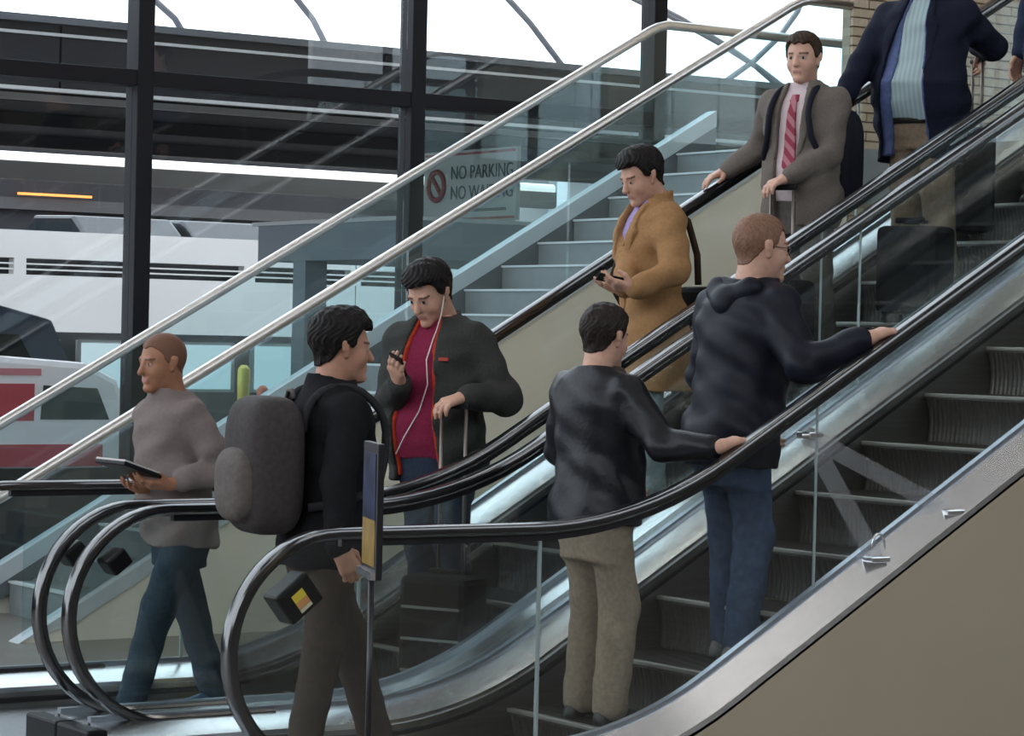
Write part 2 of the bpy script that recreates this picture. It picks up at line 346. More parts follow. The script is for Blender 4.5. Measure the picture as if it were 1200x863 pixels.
def escalator(name, ya, yb, label, near_clad, far_clad, phase):
    e = empty(name, (0, 0, 0), 0, label, 'escalator')
    for side, y in ((-1, ya), (1, yb)):      # side -1: balustrade nearer the camera
        path = loop_path() + profile(ZH, XN+RL+0.02)[0:]
        hr = sweep('handrail', path, HR_SEC, M_rubber, e, y)
        # handrail guide just under the belt
        sweep('handrail_guide', [(x, z) for x, z in profile(ZH-0.03, XN+RL+0.02)], [(-0.014, -0.02), (-0.014, 0.012), (0.014, 0.012), (0.014, -0.02)], M_black, e, y)
        # glass
        top = profile(ZH-0.035, XN+RL); bot = profile(GH-0.02, XN+RL)
        jx = [0.97, 2.35, 3.75, 5.15, 6.55, 7.8, X_END]
        cx, cz = XN+RL, ZH-RL; r = RL-0.03
        pts = []
        zb = GH-0.02
        a_start = 1.45*math.pi
        pts.append((cx+r*math.cos(a_start), zb))
        for i in range(21):
            a = a_start + (math.pi/2 - a_start)*i/20
            pts.append((cx+r*math.cos(a), cz+r*math.sin(a)))
        pts += [(jx[0]-0.009, ZH-0.035), (jx[0]-0.009, zb)]
        prism_xz('glass_panel', pts, y-0.006, y+0.006, M_glass, e)
        for a, b in zip(jx, jx[1:]):
            xs = [a+0.006] + [x for x, z in top if a+0.02 < x < b-0.02] + [b-0.006]
            xs2 = [a+0.006] + [x for x, z in bot if a+0.02 < x < b-0.02] + [b-0.006]
            pts = [(x, interp(top, x)) for x in xs] + [(x, interp(bot, x)) for x in xs2[::-1]]
            prism_xz('glass_panel', pts, y-0.006, y+0.006, M_glass, e)
        for x in jx[:-1]:
            jw = 0.006 if x == jx[0] else 0.0025
            box2('joint_strip', (x-jw, y-0.0065, interp(bot, x)), (x+jw, y+0.0065, interp(top, x)), mat('pale_glass_edge', (0.34, 0.40, 0.40), 0.3), e)
        # decks
        base = profile(0, XN+0.1)
        s = side
        inner = [(-s*0.010, GH), (-s*0.035, GH), (-s*0.155, GH-0.055), (-s*0.155, GH-0.075), (-s*0.010, GH-0.075)]
        sweep('inner_deck', base, inner, M_steel, e, y)
        wo = 0.10 if (side == -1 and near_clad) or (side == 1 and far_clad) else G_/2-0.002
        drop = 0.10 if wo < 0.12 else 0.01
        outer = [(s*0.010, GH), (s*0.022, GH), (s*wo, GH-drop), (s*wo, GH-drop-0.035), (s*0.010, GH-drop-0.035)]
        sweep('outer_deck', base, outer, M_steel, e, y)
        sweep('glass_base_trim', base, [(-0.016, GH-0.002), (-0.016, GH+0.022), (0.016, GH+0.022), (0.016, GH-0.002)], mat('blue_grey_trim', (0.42, 0.47, 0.53), 0.3, 0.8), e, y)
        # skirt along the steps, with a dark brush line above it
        sweep('skirt', base, [(-s*0.155, GH-0.075), (-s*0.168, GH-0.075), (-s*0.168, -0.34), (-s*0.155, -0.34)], M_steel_d, e, y, smooth=False)
        sweep('skirt_brush', base, [(-s*0.168, 0.052), (-s*0.182, 0.048), (-s*0.182, 0.030), (-s*0.168, 0.026)], M_black, e, y)
        # black newel end cap and sensor box with a sticker
        box2('end_cap', (XN+0.02, y-0.155 if s == 1 else y-wo, FL), (XN+0.11, y+wo if s == 1 else y+0.155, GH-0.01), M_rubberbox, e, 0.012)
        rot = Matrix.Rotation(math.radians(-38), 3, 'Y')
        sc_ = 1.0 if (s == -1 and near_clad) else 0.6
        sx, sz = (XN+0.29, ZH-0.235) if sc_ == 1.0 else (XN+0.17, ZH-0.20)
        bx = box('sensor_box', (sx, y-s*0.055, sz), (0.16*sc_, 0.11, 0.13*sc_), M_rubberbox, e, 0.012, rot)
        nn = rot @ Vector((0.0, -1.0, 0.0)); 
        if s == -1 and near_clad:
            for c, dz, h in (((0.80, 0.62, 0.05), 0.012, 0.032), ((0.70, 0.32, 0.12), -0.018, 0.026), ((0.66, 0.60, 0.42), -0.04, 0.014)):
                off = rot @ Vector((0.0, -0.056, dz))
                box('sticker', (sx+off.x, y-s*0.055+off.y, sz+off.z), (0.055, 0.002, h), mat('sticker_%d' % int(c[0]*1000), c, 0.5), bx, 0, rot)
        # cladding under the outer deck
        if (s == -1 and near_clad) or (s == 1 and far_clad):
            line = [(x, z) for x, z in profile(GH-drop-0.02, XN+0.1)]
            pts = line + [(X_END, FL), (XN+0.1, FL)]
            prism_xz('cladding', pts, y+s*(wo-0.012), y+s*wo, M_beige, e)
    # side plates closing the gap at landing level
    yc = (ya+yb)/2
    for k in range(-1, 14):
        x = XI + phase + 0.4*k; z = max(0.0, min(RISE-0.02, (x-XI)*T30))
        o = bpy.data.objects.new('step', STEP); link(o, e); o.location = (x, yc, z)
        d = bpy.data.objects.new('step_edge', EDGE); link(d, o)
    lp = box2('landing_plate', (XN-0.25, yc-SW/2, FL-0.04), (XI+phase-0.40, yc+SW/2, 0.0), M_plate, e)
    bm = bmesh.new()
    for i in range(30):
        add_box(bm, (XI+phase-0.43, yc-SW/2+(i+0.5)*SW/30, 0.004), (0.12, SW/30*0.5, 0.012))
    bm_obj('comb', bm, mat('comb_yellow', (0.45, 0.36, 0.10), 0.5), e)
    box2('landing_plate', (XT+0.35, yc-SW/2, RISE-0.06), (X_END+0.2, yc+SW/2, RISE), M_plate, e)
    # truss underside between the claddings
    under = [(x, z-0.42) for x, z in profile(0, XI+0.7)]
    sweep('truss_tray', under[1:], [(-SW/2-0.02, -0.02), (-SW/2-0.02, 0.02), (SW/2+0.02, 0.02), (SW/2+0.02, -0.02)], mat('dark_truss', (0.02, 0.02, 0.022), 0.8), e, yc, False)
    return e
esc_up = escalator('escalator', Y1, Y2, 'nearer ascending escalator with beige cladding and black handrails', True, False, 0.2)
esc_dn = escalator('escalator', Y3, Y4, 'farther descending escalator running beside the staircase', False, True, 0.0)

# clear acrylic climb guard clamped to the outside of the nearest balustrade
ag = empty('climb_guard', (0, 0, 0), 0, 'clear acrylic straps clamped across the nearest glass balustrade', 'guard')
def strap(a, b, y, wdt):
    a = Vector(a); b = Vector(b); t = (b-a).normalized(); n = Vector((-t.z, 0, t.x))*wdt/2
    prism_xz('acrylic_strap', [tuple((a+n).xz), tuple((b+n).xz), tuple((b-n).xz), tuple((a-n).xz)], y-0.005, y+0.005, M_acryl, ag)
yg = -0.045
pA = onY(945, 510, yg); pB = onY(1112, 600, yg); pC = onY(1024, 655, yg)
strap(pA, pB, yg, 0.075); strap(pA, pC, yg-0.012, 0.085)
for p_, sz in ((pA, (0.035, 0.09, 0.03)), (pB, (0.10, 0.10, 0.025)), (pC, (0.10, 0.10, 0.025))):
    c = box('clamp', tuple(p_), sz, M_steel, ag, 0.006)
bm = bmesh.new()
tube_bm(bm, [(pC[0]+0.035*math.cos(a)+0.005, yg-0.02, pC[2]+0.055+0.05*math.sin(a)) for a in [math.radians(t) for t in range(-20, 201, 20)]], 0.006, 8)
bm_obj('ring', bm, M_steel, ag, True)
tube('bolt', [(pA[0]-0.05, yg-0.03, pA[2]), (pA[0]+0.06, yg-0.03, pA[2])], 0.008, M_steel, ag)

# queue sign on a thin post in front of the nearest newel
P = onY(437, 598, -0.5)
sg = empty('post_sign', (P[0], -0.5, FL), math.radians(-21), 'small black framed blue and yellow sign on a thin black post', 'sign')
tube('post', [(0, 0, 0.012), (0, 0, 0.98)], 0.011, M_black, sg)
bm = bmesh.new(); bmesh.ops.create_cone(bm, cap_ends=True, segments=28, radius1=0.15, radius2=0.14, depth=0.02); bmesh.ops.translate(bm, vec=(0, 0, 0.011), verts=bm.verts); bm_obj('base', bm, M_black, sg)
fr = box2('frame', (-0.012, -0.14, P[2]-FL-0.235), (0.012, 0.14, P[2]-FL+0.235), M_black, sg, 0.004)
box2('blue_panel', (-0.0145, -0.118, P[2]-FL-0.03), (-0.012, 0.118, P[2]-FL+0.20), mat('sign_blue', (0.02, 0.027, 0.07), 0.3, vary=0.6, scale=9), fr)
box2('yellow_panel', (-0.0145, -0.118, P[2]-FL-0.19), (-0.012, 0.118, P[2]-FL-0.03), mat('sign_yellow', (0.30, 0.19, 0.045), 0.35, vary=0.2, scale=12), fr)
box2('shelf', (-0.03, -0.14, P[2]-FL-0.232), (-0.012, 0.14, P[2]-FL-0.205), M_steel, fr)

# black bin at the far newel on the left
pb = onY(8, 815, Y4-0.15)
# ------------------------------------------------------------------ outside
GZ = -0.15
M_asph = mat('asphalt', (0.09, 0.09, 0.095), 0.8, vary=0.1, scale=4)
M_conc = mat('pale_concrete_panel', (0.62, 0.60, 0.58), 0.8, vary=0.03, scale=0.8)
M_dark = mat('dark_fascia_metal', (0.016, 0.017, 0.024), 0.5, vary=0.15, scale=1.5)
M_sof = mat('dark_soffit', (0.03, 0.028, 0.03), 0.7)
M_white = mat('white_paint', (0.82, 0.82, 0.82), 0.4)
M_greyw = mat('blue_grey_panel', (0.26, 0.30, 0.36), 0.5, vary=0.04, scale=2)
road = box2('ground', (-30, YW+0.12, GZ-0.1), (70, 90, GZ), M_asph); tag(road, 'grey asphalt roadway outside the windows', 'road', kind='structure')

# overhead roadway canopy: fascia and soffit
cn = empty('canopy', (0, 0, 0), 0, 'dark overhead canopy with a long fascia outside the windows', 'canopy')
YF = 12.0
zt0 = onY(240, 36, YF)[2]; zb0 = onY(240, 117, YF)[2]
for k in range(7):
    x0 = -6 + k*5.2
    box2('fascia_panel', (x0+0.01, YF, zb0), (x0+5.19, YF+0.25, zt0-0.06), M_dark, cn)
box2('fascia_cap', (-6, YF-0.05, zt0-0.06), (30.4, YF+0.4, zt0), mat('grey_cap_metal', (0.20, 0.21, 0.24), 0.4, 0.5), cn)
box2('fascia_trim', (-6, YF-0.02, zt0-0.16), (30.4, YF, zt0-0.135), M_white, cn)
box2('fascia_trim', (-6, YF-0.02, zb0-0.03), (30.4, YF+0.05, zb0), M_white, cn)
box2('fascia_trim', (-6, YF+0.6, zb0-0.05), (30.4, YF+0.75, zb0), M_conc, cn)
box2('soffit', (-6, YF+0.25, zb0+0.42), (30.4, 23.0, zb0+0.54), M_sof, cn)
for yy in (12.8, 16.5, 19.5):
    box2('soffit_beam', (-6, yy, zb0+0.28), (30.4, yy+0.25, zb0+0.42), M_sof, cn)
for x in (-4,):
    box2('column', (x-0.25, 21.0, GZ), (x+0.25, 21.5, zb0), M_conc, cn)
zbm = onY(150, 192, 23.2)[2]
box2('soffit_beam', (-6, 22.7, zbm+0.10), (30.4, 22.95, zb0+0.42), M_sof, cn)
tube('tube_lamp', [(-6, 23.2, zbm), (17.2, 23.2, zbm)], 0.07, emis('tube_lamp_glow', (1.0, 0.97, 0.92), 1.1), cn, 12)
box2('lamp_tray', (-6, 23.1, zbm-0.28), (17.2, 23.3, zbm-0.05), mat('taupe_tray', (0.45, 0.42, 0.39), 0.6), cn)
# curved steel hoops standing on the canopy cap
for i, (xa_, ya_, xb_, yb_) in enumerate(((362, -5, 378, 40), (602, -8, 652, 66), (200, -12, 208, 14), (806, -6, 842, 30), (860, 52, 902, 88), (985, 10, 930, 45))):
    a = onY(xa_, ya_, YF+0.3); b = onY(xb_, yb_, YF+0.3)
    v = np.array([a[0]-b[0], 0.0, a[2]-b[2]])
    b = b + v*((zt0-0.02-b[2])/v[2])
    pts = [tuple(b + v*t*3.0 + np.array([-0.25*t*t*3, 0, 0])) for t in (0, 0.25, 0.5, 0.75, 1.0)]
    h = tube('canopy_strut', pts, 0.03, mat('strut_grey', (0.35, 0.36, 0.40), 0.5), None, 8)
    tag(h, ['slim steel strut rising from the canopy left of the middle mullion', 'curved steel strut rising from the canopy right of the middle mullion', 'short steel strut at the top beside the left mullion', 'steel strut rising from the canopy right of the right mullion', 'steel strut behind the short haired man in the grey suit', 'steel strut leaning left near the brick wall'][i], 'strut', 'struts on the canopy')

# elevated roadway with pale parapet panels, a railed slot and parked dark cars
ev = empty('elevated_road', (0, 0, 0), 0, 'elevated roadway with pale concrete parapet and a dark railed slot', 'road')
YE = 30.0
z_top = onY(150, 275, YE)[2]; z_s1 = onY(150, 307, YE)[2]; z_s0 = onY(150, 326, YE)[2]; z_bot = onY(150, 391, YE)[2]
for k in range(9):
    x0 = 2 + k*4.0
    if x0 > 34: break
    box2('parapet_panel', (x0+0.01, YE, z_s1), (x0+3.99, YE+0.3, z_top), M_conc, ev)
    box2('lower_panel', (x0+0.01, YE, z_bot), (x0+3.99, YE+0.3, z_s0), M_conc, ev)
    for q in (0.0, 2.0):
        box2('slot_post', (x0+q-0.1, YE, z_s0), (x0+q+0.1, YE+0.2, z_s1), M_conc, ev)
for q in (0.33, 0.66):
    box2('slot_rail', (2, YE+0.02, z_s0+(z_s1-z_s0)*q-0.012), (38, YE+0.06, z_s0+(z_s1-z_s0)*q+0.012), M_conc, ev)
box2('deck', (2, YE+0.3, z_bot), (38, 44, 2.1), mat('deck_dark', (0.06, 0.06, 0.065), 0.8), ev)
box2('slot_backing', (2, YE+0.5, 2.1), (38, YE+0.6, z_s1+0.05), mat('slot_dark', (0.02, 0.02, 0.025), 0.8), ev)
for x in (6, 12, 18, 24, 30, 36):
    box2('column', (x-0.3, YE+1, GZ), (x+0.3, YE+1.6, z_bot), M_conc, ev)
# dark building behind the road, pale building with pillars further right
db = empty('building', (0, 0, 0), 0, 'dark building face behind the elevated roadway', 'building')
box2('wall', (0, 45, GZ), (31.2, 46, 6.2), mat('dark_building_wall', (0.02, 0.019, 0.021), 0.8, vary=0.3, scale=0.3), db)
for z in (2.2, 4.2):
    box2('floor_band', (0, 44.8, z), (31.2, 45, z+0.25), mat('grey_floor_band', (0.07, 0.066, 0.066), 0.8), db)
for px0, px1, py in ((180, 228, 213), (22, 108, 228), (70, 84, 259)):
    a_ = onY(px0, py, 44.7); b__ = onY(px1, py, 44.7)
    box2('lit_lamp', (a_[0], 44.70, a_[2]), (b__[0], 44.78, a_[2]+0.05), emis('orange_lamp', (1.0, 0.28, 0.05), 1.6), db)
pb_ = empty('building', (0, 0, 0), 0, 'pale building with white pillars beyond the shelter', 'building')
box2('wall', (28, 52, GZ), (64, 53, 7.4), mat('pale_pinkish_wall', (0.50, 0.46, 0.45), 0.8), pb_)
for k in range(10):
    box2('pillar', (28.5+k*2.1, 51.2, GZ), (28.85+k*2.1, 51.6, 6.6), M_white, pb_)
box2('roof_band', (28, 51, 6.6), (64, 52, 7.4), mat('grey_floor_band', (0.07, 0.066, 0.066), 0.8), pb_)

# blue grey shelter and NO PARKING sign
YS = 14.0
cS = onY(480, 253, YS); cB = onY(480, 303, YS)
shp = empty('shelter', (cS[0], YS, GZ), 0, 'blue grey flat roofed shelter under the parking sign', 'shelter')
lft = onX(303, 265, cS[0])
ln = lft[1]-YS
box2('roof', (0, 0, cB[2]-GZ), (4.2, ln, cS[2]-GZ-0.04), M_greyw, shp)
box2('roof_edge', (-0.05, -0.05, cS[2]-GZ-0.04), (4.25, ln+0.05, cS[2]-GZ), M_white, shp)
for x, y in ((0.15, 2.2), (0.15, 5.2), (2.6, 0.3), (4.0, 0.3), (4.0, 3.5)):
    if y < ln: box2('post', (x-0.13, y-0.13, 0), (x+0.13, y+0.13, cB[2]-GZ), M_greyw, shp)
box2('back_wall', (4.1, 0.2, 0), (4.2, ln-0.2, cB[2]-GZ), mat('pale_panel', (0.6, 0.62, 0.62), 0.6), shp)
xs_ = onY(606, 170, YS-0.3)[0]
ns = empty('traffic_sign', (xs_, YS-0.3, 0), 0, 'white NO PARKING NO WAITING sign with a red no parking circle', 'sign')
zt = onY(606, 171, YS-0.3)[2]; zb = onY(606, 258, YS-0.3)[2]; y_far = onX(497, 215, xs_)[1]-(YS-0.3)
box2('panel', (0, 0, zb), (0.05, y_far, zt), mat('sign_white', (0.72, 0.74, 0.70), 0.5), ns, 0.005)
for z in (zb+0.02, zt-0.05):
    box2('border', (-0.004, 0.02, z), (0, y_far-0.02, z+0.025), mat('sign_red', (0.45, 0.05, 0.06), 0.5), ns)
for yy in (0.5, y_far-0.3):
    box2('post', (0.05, yy-0.03, cS[2]+0.002), (0.11, yy+0.03, zt), M_steel_d, ns)
M_txt = mat('sign_dark_green', (0.06, 0.10, 0.09), 0.5)
hh = zt-zb
def face(y, z): return Matrix(((0, 0, -1, -0.006), (-1, 0, 0, y), (0, 1, 0, z), (0, 0, 0, 1)))
tx = text_mesh('lettering', 'NO PARKING', hh*0.27, M_txt, ns, face(y_far-0.30*y_far, zb+hh*0.60))
t2 = text_mesh('lettering', 'NO WAITING', hh*0.27, M_txt, ns, face(y_far-0.30*y_far, zb+hh*0.32))
for t_, wd in ((tx, 0.66), (t2, 0.66)):
    xs__ = [v.co.x for v in t_.data.vertices]; k = wd*y_far/(max(xs__)-min(xs__))
    for v in t_.data.vertices: v.co.x *= k
box2('small_print', (-0.006, 0.1*y_far, zb+hh*0.14), (0, 0.68*y_far, zb+hh*0.18), M_txt, ns)
bm = bmesh.new()
cy_, cz_, rr = y_far*0.85, zb+hh*0.52, hh*0.20
tube_bm(bm, [(-0.008, cy_+rr*math.cos(a), cz_+rr*math.sin(a)) for a in [math.radians(t) for t in range(0, 361, 15)]], 0.03, 8)
tube_bm(bm, [(-0.008, cy_-rr*0.7, cz_-rr*0.7), (-0.008, cy_+rr*0.7, cz_+rr*0.7)], 0.025, 8)
bm_obj('prohibition_ring', bm, mat('sign_red', (0.45, 0.05, 0.06), 0.5), ns, True)

# vehicles
M_tyre = mat('tyre', (0.015, 0.015, 0.016), 0.8); M_carglass = mat('car_glass', (0.02, 0.03, 0.035), 0.08)
def vehicle(name, label, loc, L, Wd, prof_body, prof_glass, m_body, bands=(), lamp_glint=None, rz=0.0):
    e = empty(name, loc, rz, label, 'vehicle')
    def ext(nm, pts, half, m, par=e, bev=0.05):
        bm = bmesh.new()
        a = [bm.verts.new((x, -half, z)) for x, z in pts]; b = [bm.verts.new((x, half, z)) for x, z in pts]
        bm.faces.new(a); bm.faces.new(b[::-1]); n = len(pts)
        for i in range(n): bm.faces.new((a[i], b[i], b[(i+1) % n], a[(i+1) % n]))
        bmesh.ops.recalc_face_normals(bm, faces=bm.faces)
        if bev: bmesh.ops.bevel(bm, geom=list(bm.edges), offset=bev, segments=2, affect='EDGES', profile=0.6)
        return bm_obj(nm, bm, m, par, False)
    ext('body', prof_body, Wd/2, m_body)
    for pts in prof_glass: ext('side_window', pts, Wd/2+0.004, M_carglass, bev=0)
    for x0, x1, z0, z1, m in bands: box2('body_band', (x0, -Wd/2-0.006, z0), (x1, Wd/2+0.006, z1), m, e)
    for wx in (-L*0.31, L*0.31):
        for s in (-1, 1):
            bm = bmesh.new(); bmesh.ops.create_cone(bm, cap_ends=True, segments=24, radius1=0.33, radius2=0.33, depth=0.22)
            bmesh.ops.rotate(bm, cent=(0, 0, 0), matrix=Matrix.Rotation(math.pi/2, 3, 'X'), verts=bm.verts)
            bmesh.ops.translate(bm, vec=(wx, s*(Wd/2-0.10), 0.33), verts=bm.verts)
            wh = bm_obj('wheel', bm, M_tyre, e)
            bm = bmesh.new(); bmesh.ops.create_cone(bm, cap_ends=True, segments=20, radius1=0.2, radius2=0.2, depth=0.02)
            bmesh.ops.rotate(bm, cent=(0, 0, 0), matrix=Matrix.Rotation(math.pi/2, 3, 'X'), verts=bm.verts)
            bmesh.ops.translate(bm, vec=(wx, s*(Wd/2+0.015), 0.33), verts=bm.verts); bm_obj('hub', bm, M_steel, wh)
    if lamp_glint:
        for s in (-1, 1): box('lamp_glint', (lamp_glint[0], s*(Wd/2-0.22), lamp_glint[1]), (0.08, 0.3, 0.14), lamp_glint[2], e, 0.02)
    return e
RED = mat('red_band', (0.50, 0.05, 0.08), 0.35); PINK = mat('washed_red_band', (0.62, 0.22, 0.26), 0.4)
pv = onY(150, 470, 9.6)
body = [(-2.3, 0.25), (-2.3, 1.05), (-2.1, 1.35), (-1.6, 1.62), (1.3, 1.66), (1.95, 1.62), (2.22, 1.50), (2.3, 1.25), (2.3, 0.25)]
vehicle('van', 'white and red minivan passing just outside the left windows', (pv[0]-2.3, 10.5, GZ), 4.6, 1.8, body,
        [[(-1.5, 1.20), (-1.45, 1.46), (0.9, 1.46), (0.9, 1.20)], [(1.60, 1.20), (1.62, 1.45), (2.05, 1.43), (2.15, 1.20)]], mat('white_van_paint', (0.92, 0.90, 0.92), 0.3),
        [(0.95, 1.55, 1.19, 1.46, RED), (-2.0, 2.1, 0.80, 1.02, RED), (-1.2, 1.6, 1.52, 1.57, PINK)], (2.27, 1.12, mat('amber_lamp_glint', (0.85, 0.45, 0.15), 0.3)))  # van's amber end blocks: an orange light reflection put into their colour
pv2 = onY(96, 390, 19.0)
vehicle('bus', 'dark blue grey shuttle bus behind the white and red van', (pv2[0]-3.4, 20.0, GZ), 6.8, 2.2,
        [(-3.4, 0.3), (-3.4, 1.95), (-3.2, 2.12), (2.3, 2.12), (3.0, 1.95), (3.4, 1.1), (3.4, 0.3)],
        [[(-0.5, 1.1), (-0.5, 1.8), (2.6, 1.78), (3.0, 1.1)], [(-3.0, 1.1), (-3.0, 1.8), (-0.7, 1.8), (-0.7, 1.1)]], mat('blue_grey_bus_paint', (0.16, 0.19, 0.27), 0.35), [(-3.41, 3.41, 0.95, 1.02, M_greyw)],
        (3.39, 0.8, mat('amber_lamp_glint', (0.85, 0.45, 0.15), 0.3)))
carb = [(-2.2, 0.25), (-2.25, 0.85), (-1.7, 0.95), (-1.0, 1.38), (0.5, 1.42), (1.2, 1.0), (2.1, 0.85), (2.2, 0.3)]
carg = [[(-1.25, 0.98), (-0.9, 1.31), (-0.2, 1.34), (-0.2, 0.98)], [(-0.1, 0.98), (-0.1, 1.34), (0.42, 1.34), (0.95, 0.98)]]
for px_, lb in ((112, 'dark saloon car parked above the parapet left of the left mullion'), (235, 'dark saloon car parked above the parapet right of the left mullion')):
    q = onY(px_, 268, YE+3.0)
    vehicle('car', lb, (q[0], YE+3.0, 2.1), 4.4, 1.8, [(x, z*1.05) for x, z in carb], carg, mat('dark_car_paint', (0.02, 0.022, 0.028), 0.25), rz=math.pi/2)

# bollards and kerbside posts
for i, (px_, yt, yb_, c1, lb) in enumerate(((172, 436, 560, (0.75, 0.55, 0.05), 'yellow topped pink bollard beside the left mullion'), (286, 428, 560, (0.80, 0.62, 0.08), 'yellow bollard behind the walking man'), (308, 452, 560, (0.60, 0.12, 0.06), 'orange red bollard behind the backpack'))):
    yy = 8.6+i*0.3; t_ = onY(px_, yt, yy)
    e = empty('bollard', (t_[0], yy, GZ), 0, lb, 'bollard')
    h = t_[2]-GZ
    tube('shaft', [(0, 0, 0), (0, 0, h*0.72)], 0.06, mat('pink_bollard', (0.62, 0.25, 0.30), 0.5) if i == 0 else mat('bollard_%d' % i, c1, 0.5), e, 16)
    tube('cap', [(0, 0, h*0.72), (0, 0, h-0.03), (0, 0, h)], [0.045, 0.045, 0.02], mat('bollard_%d' % i, c1, 0.5), e, 16)
# low shops under the elevated road
shp2 = empty('shop_front', (0, 0, 0), 0, 'lit glazed shop front under the elevated roadway', 'shop')
box2('wall', (10, 44.3, GZ), (34, 44.6, 1.9), mat('grey_shop_wall', (0.16, 0.16, 0.17), 0.7), shp2)
for k in range(11):
    w_ = box2('window', (11.2+k*2.1, 44.22, 0.35), (12.9+k*2.1, 44.3, 1.45), M_white, shp2)
    box2('pane', (11.3+k*2.1, 44.20, 0.42), (12.8+k*2.1, 44.23, 1.38), emis('lit_shop_pane', (0.62, 0.80, 0.85), 0.8), w_)
# ------------------------------------------------------------------ people: implicit surfaces meshed with surface nets
def surface_nets(vals, lo, h):
    s = vals < 0
    nx, ny, nz = vals.shape
    cnt = np.zeros((nx-1, ny-1, nz-1), np.int8)
    for i in (0, 1):
        for j in (0, 1):
            for k in (0, 1): cnt += s[i:nx-1+i, j:ny-1+j, k:nz-1+k]
    cell = (cnt > 0) & (cnt < 8)
    idx = np.full(cell.shape, -1, np.int64); ci = np.argwhere(cell); idx[cell] = np.arange(len(ci))
    acc = np.zeros((len(ci), 3)); num = np.zeros(len(ci))
    corners = [(i, j, k) for i in (0, 1) for j in (0, 1) for k in (0, 1)]
    for a in corners:
        for ax in range(3):
            if a[ax]: continue
            b = list(a); b[ax] = 1
            va = vals[ci[:, 0]+a[0], ci[:, 1]+a[1], ci[:, 2]+a[2]]; vb = vals[ci[:, 0]+b[0], ci[:, 1]+b[1], ci[:, 2]+b[2]]
            m = (va < 0) != (vb < 0); t = np.where(m, va/np.where(m, va-vb, 1), 0)
            p = np.tile(np.array(a, float), (len(ci), 1)); p[:, ax] += t
            acc[m] += p[m]; num[m] += 1
    V = (ci + acc/np.maximum(num, 1)[:, None])*h + np.array(lo)
    Fs = []
    for ax in range(3):
        sl0 = [slice(None)]*3; sl1 = [slice(None)]*3
        sl0[ax] = slice(0, -1); sl1[ax] = slice(1, None)
        ch = s[tuple(sl0)] != s[tuple(sl1)]
        e = np.argwhere(ch); u, v = (ax+1) % 3, (ax+2) % 3
        ok = (e[:, u] > 0) & (e[:, v] > 0) & (e[:, u] < vals.shape[u]-1) & (e[:, v] < vals.shape[v]-1)
        e = e[ok]
        def cidx(du, dv):
            c = e.copy(); c[:, u] -= du; c[:, v] -= dv; return idx[c[:, 0], c[:, 1], c[:, 2]]
        q = np.stack([cidx(0, 0), cidx(1, 0), cidx(1, 1), cidx(0, 1)], 1)
        inside = s[tuple(e.T)]
        q[~inside] = q[~inside][:, ::-1]
        Fs.append(q)
    return V, np.concatenate(Fs)
def grid_eval(fn, lo, hi, h):
    ax = [np.arange(lo[i], hi[i]+h, h) for i in range(3)]
    X, Y, Z = np.meshgrid(*ax, indexing='ij')
    P = np.stack([X.ravel(), Y.ravel(), Z.ravel()], 1).astype(np.float32)
    return fn(P).reshape(X.shape).astype(np.float64)
def sdf_data(fn, lo, hi, h):
    return surface_nets(grid_eval(fn, lo, hi, h), lo, h)
def rc(a, b, ra, rb):
    a = np.array(a, np.float32); b = np.array(b, np.float32); ab = b-a; L2 = float(ab@ab) or 1e-9
    def f(P):
        d = P-a; t = np.clip(d@ab/L2, 0, 1)
        q = d - t[:, None]*ab
        return np.sqrt((q*q).sum(1)) - (ra+t*(rb-ra))
    return f
def ell(c, r):
    c = np.array(c, np.float32); r = np.array(r, np.float32); m = float(min(r))
    def f(P):
        q = (P-c)/r; k = np.sqrt((q*q).sum(1)); k2 = np.sqrt(((q/r)**2).sum(1))+1e-6
        return k*(k-1)/k2
    return f
def smin(a, b, k):
    h = np.clip(0.5+0.5*(b-a)/k, 0, 1); return b+(a-b)*h - k*h*(1-h)
def uni(fs, k):
    def f(P):
        d = fs[0](P)
        for g in fs[1:]: d = smin(d, g(P), k) if k else np.minimum(d, g(P))
        return d
    return f
def wr(P, amp, fr, seed=0):      # soft fabric folds
    return amp*(np.sin(P[:, 2]*fr+4*P[:, 0]*fr*0.35+seed)*np.sin(P[:, 1]*fr*0.6+P[:, 0]*fr*0.5+seed*2.1) + 0.6*np.sin(P[:, 2]*fr*1.9-P[:, 1]*fr*0.9+seed*0.7+2.0*np.sin(P[:, 0]*fr*0.5)))
def mesh_obj(name, V, Fq, mats, parent, fmat=None):
    me = bpy.data.meshes.new(name); me.from_pydata(V.tolist(), [], Fq.tolist()); 
    for m in (mats if isinstance(mats, (list, tuple)) else [mats]): me.materials.append(m)
    me.polygons.foreach_set('use_smooth', [True]*len(me.polygons))
    if fmat is not None: me.polygons.foreach_set('material_index', fmat.astype(np.int32).tolist())
    me.update(); o = bpy.data.objects.new(name, me); return link(o, parent)

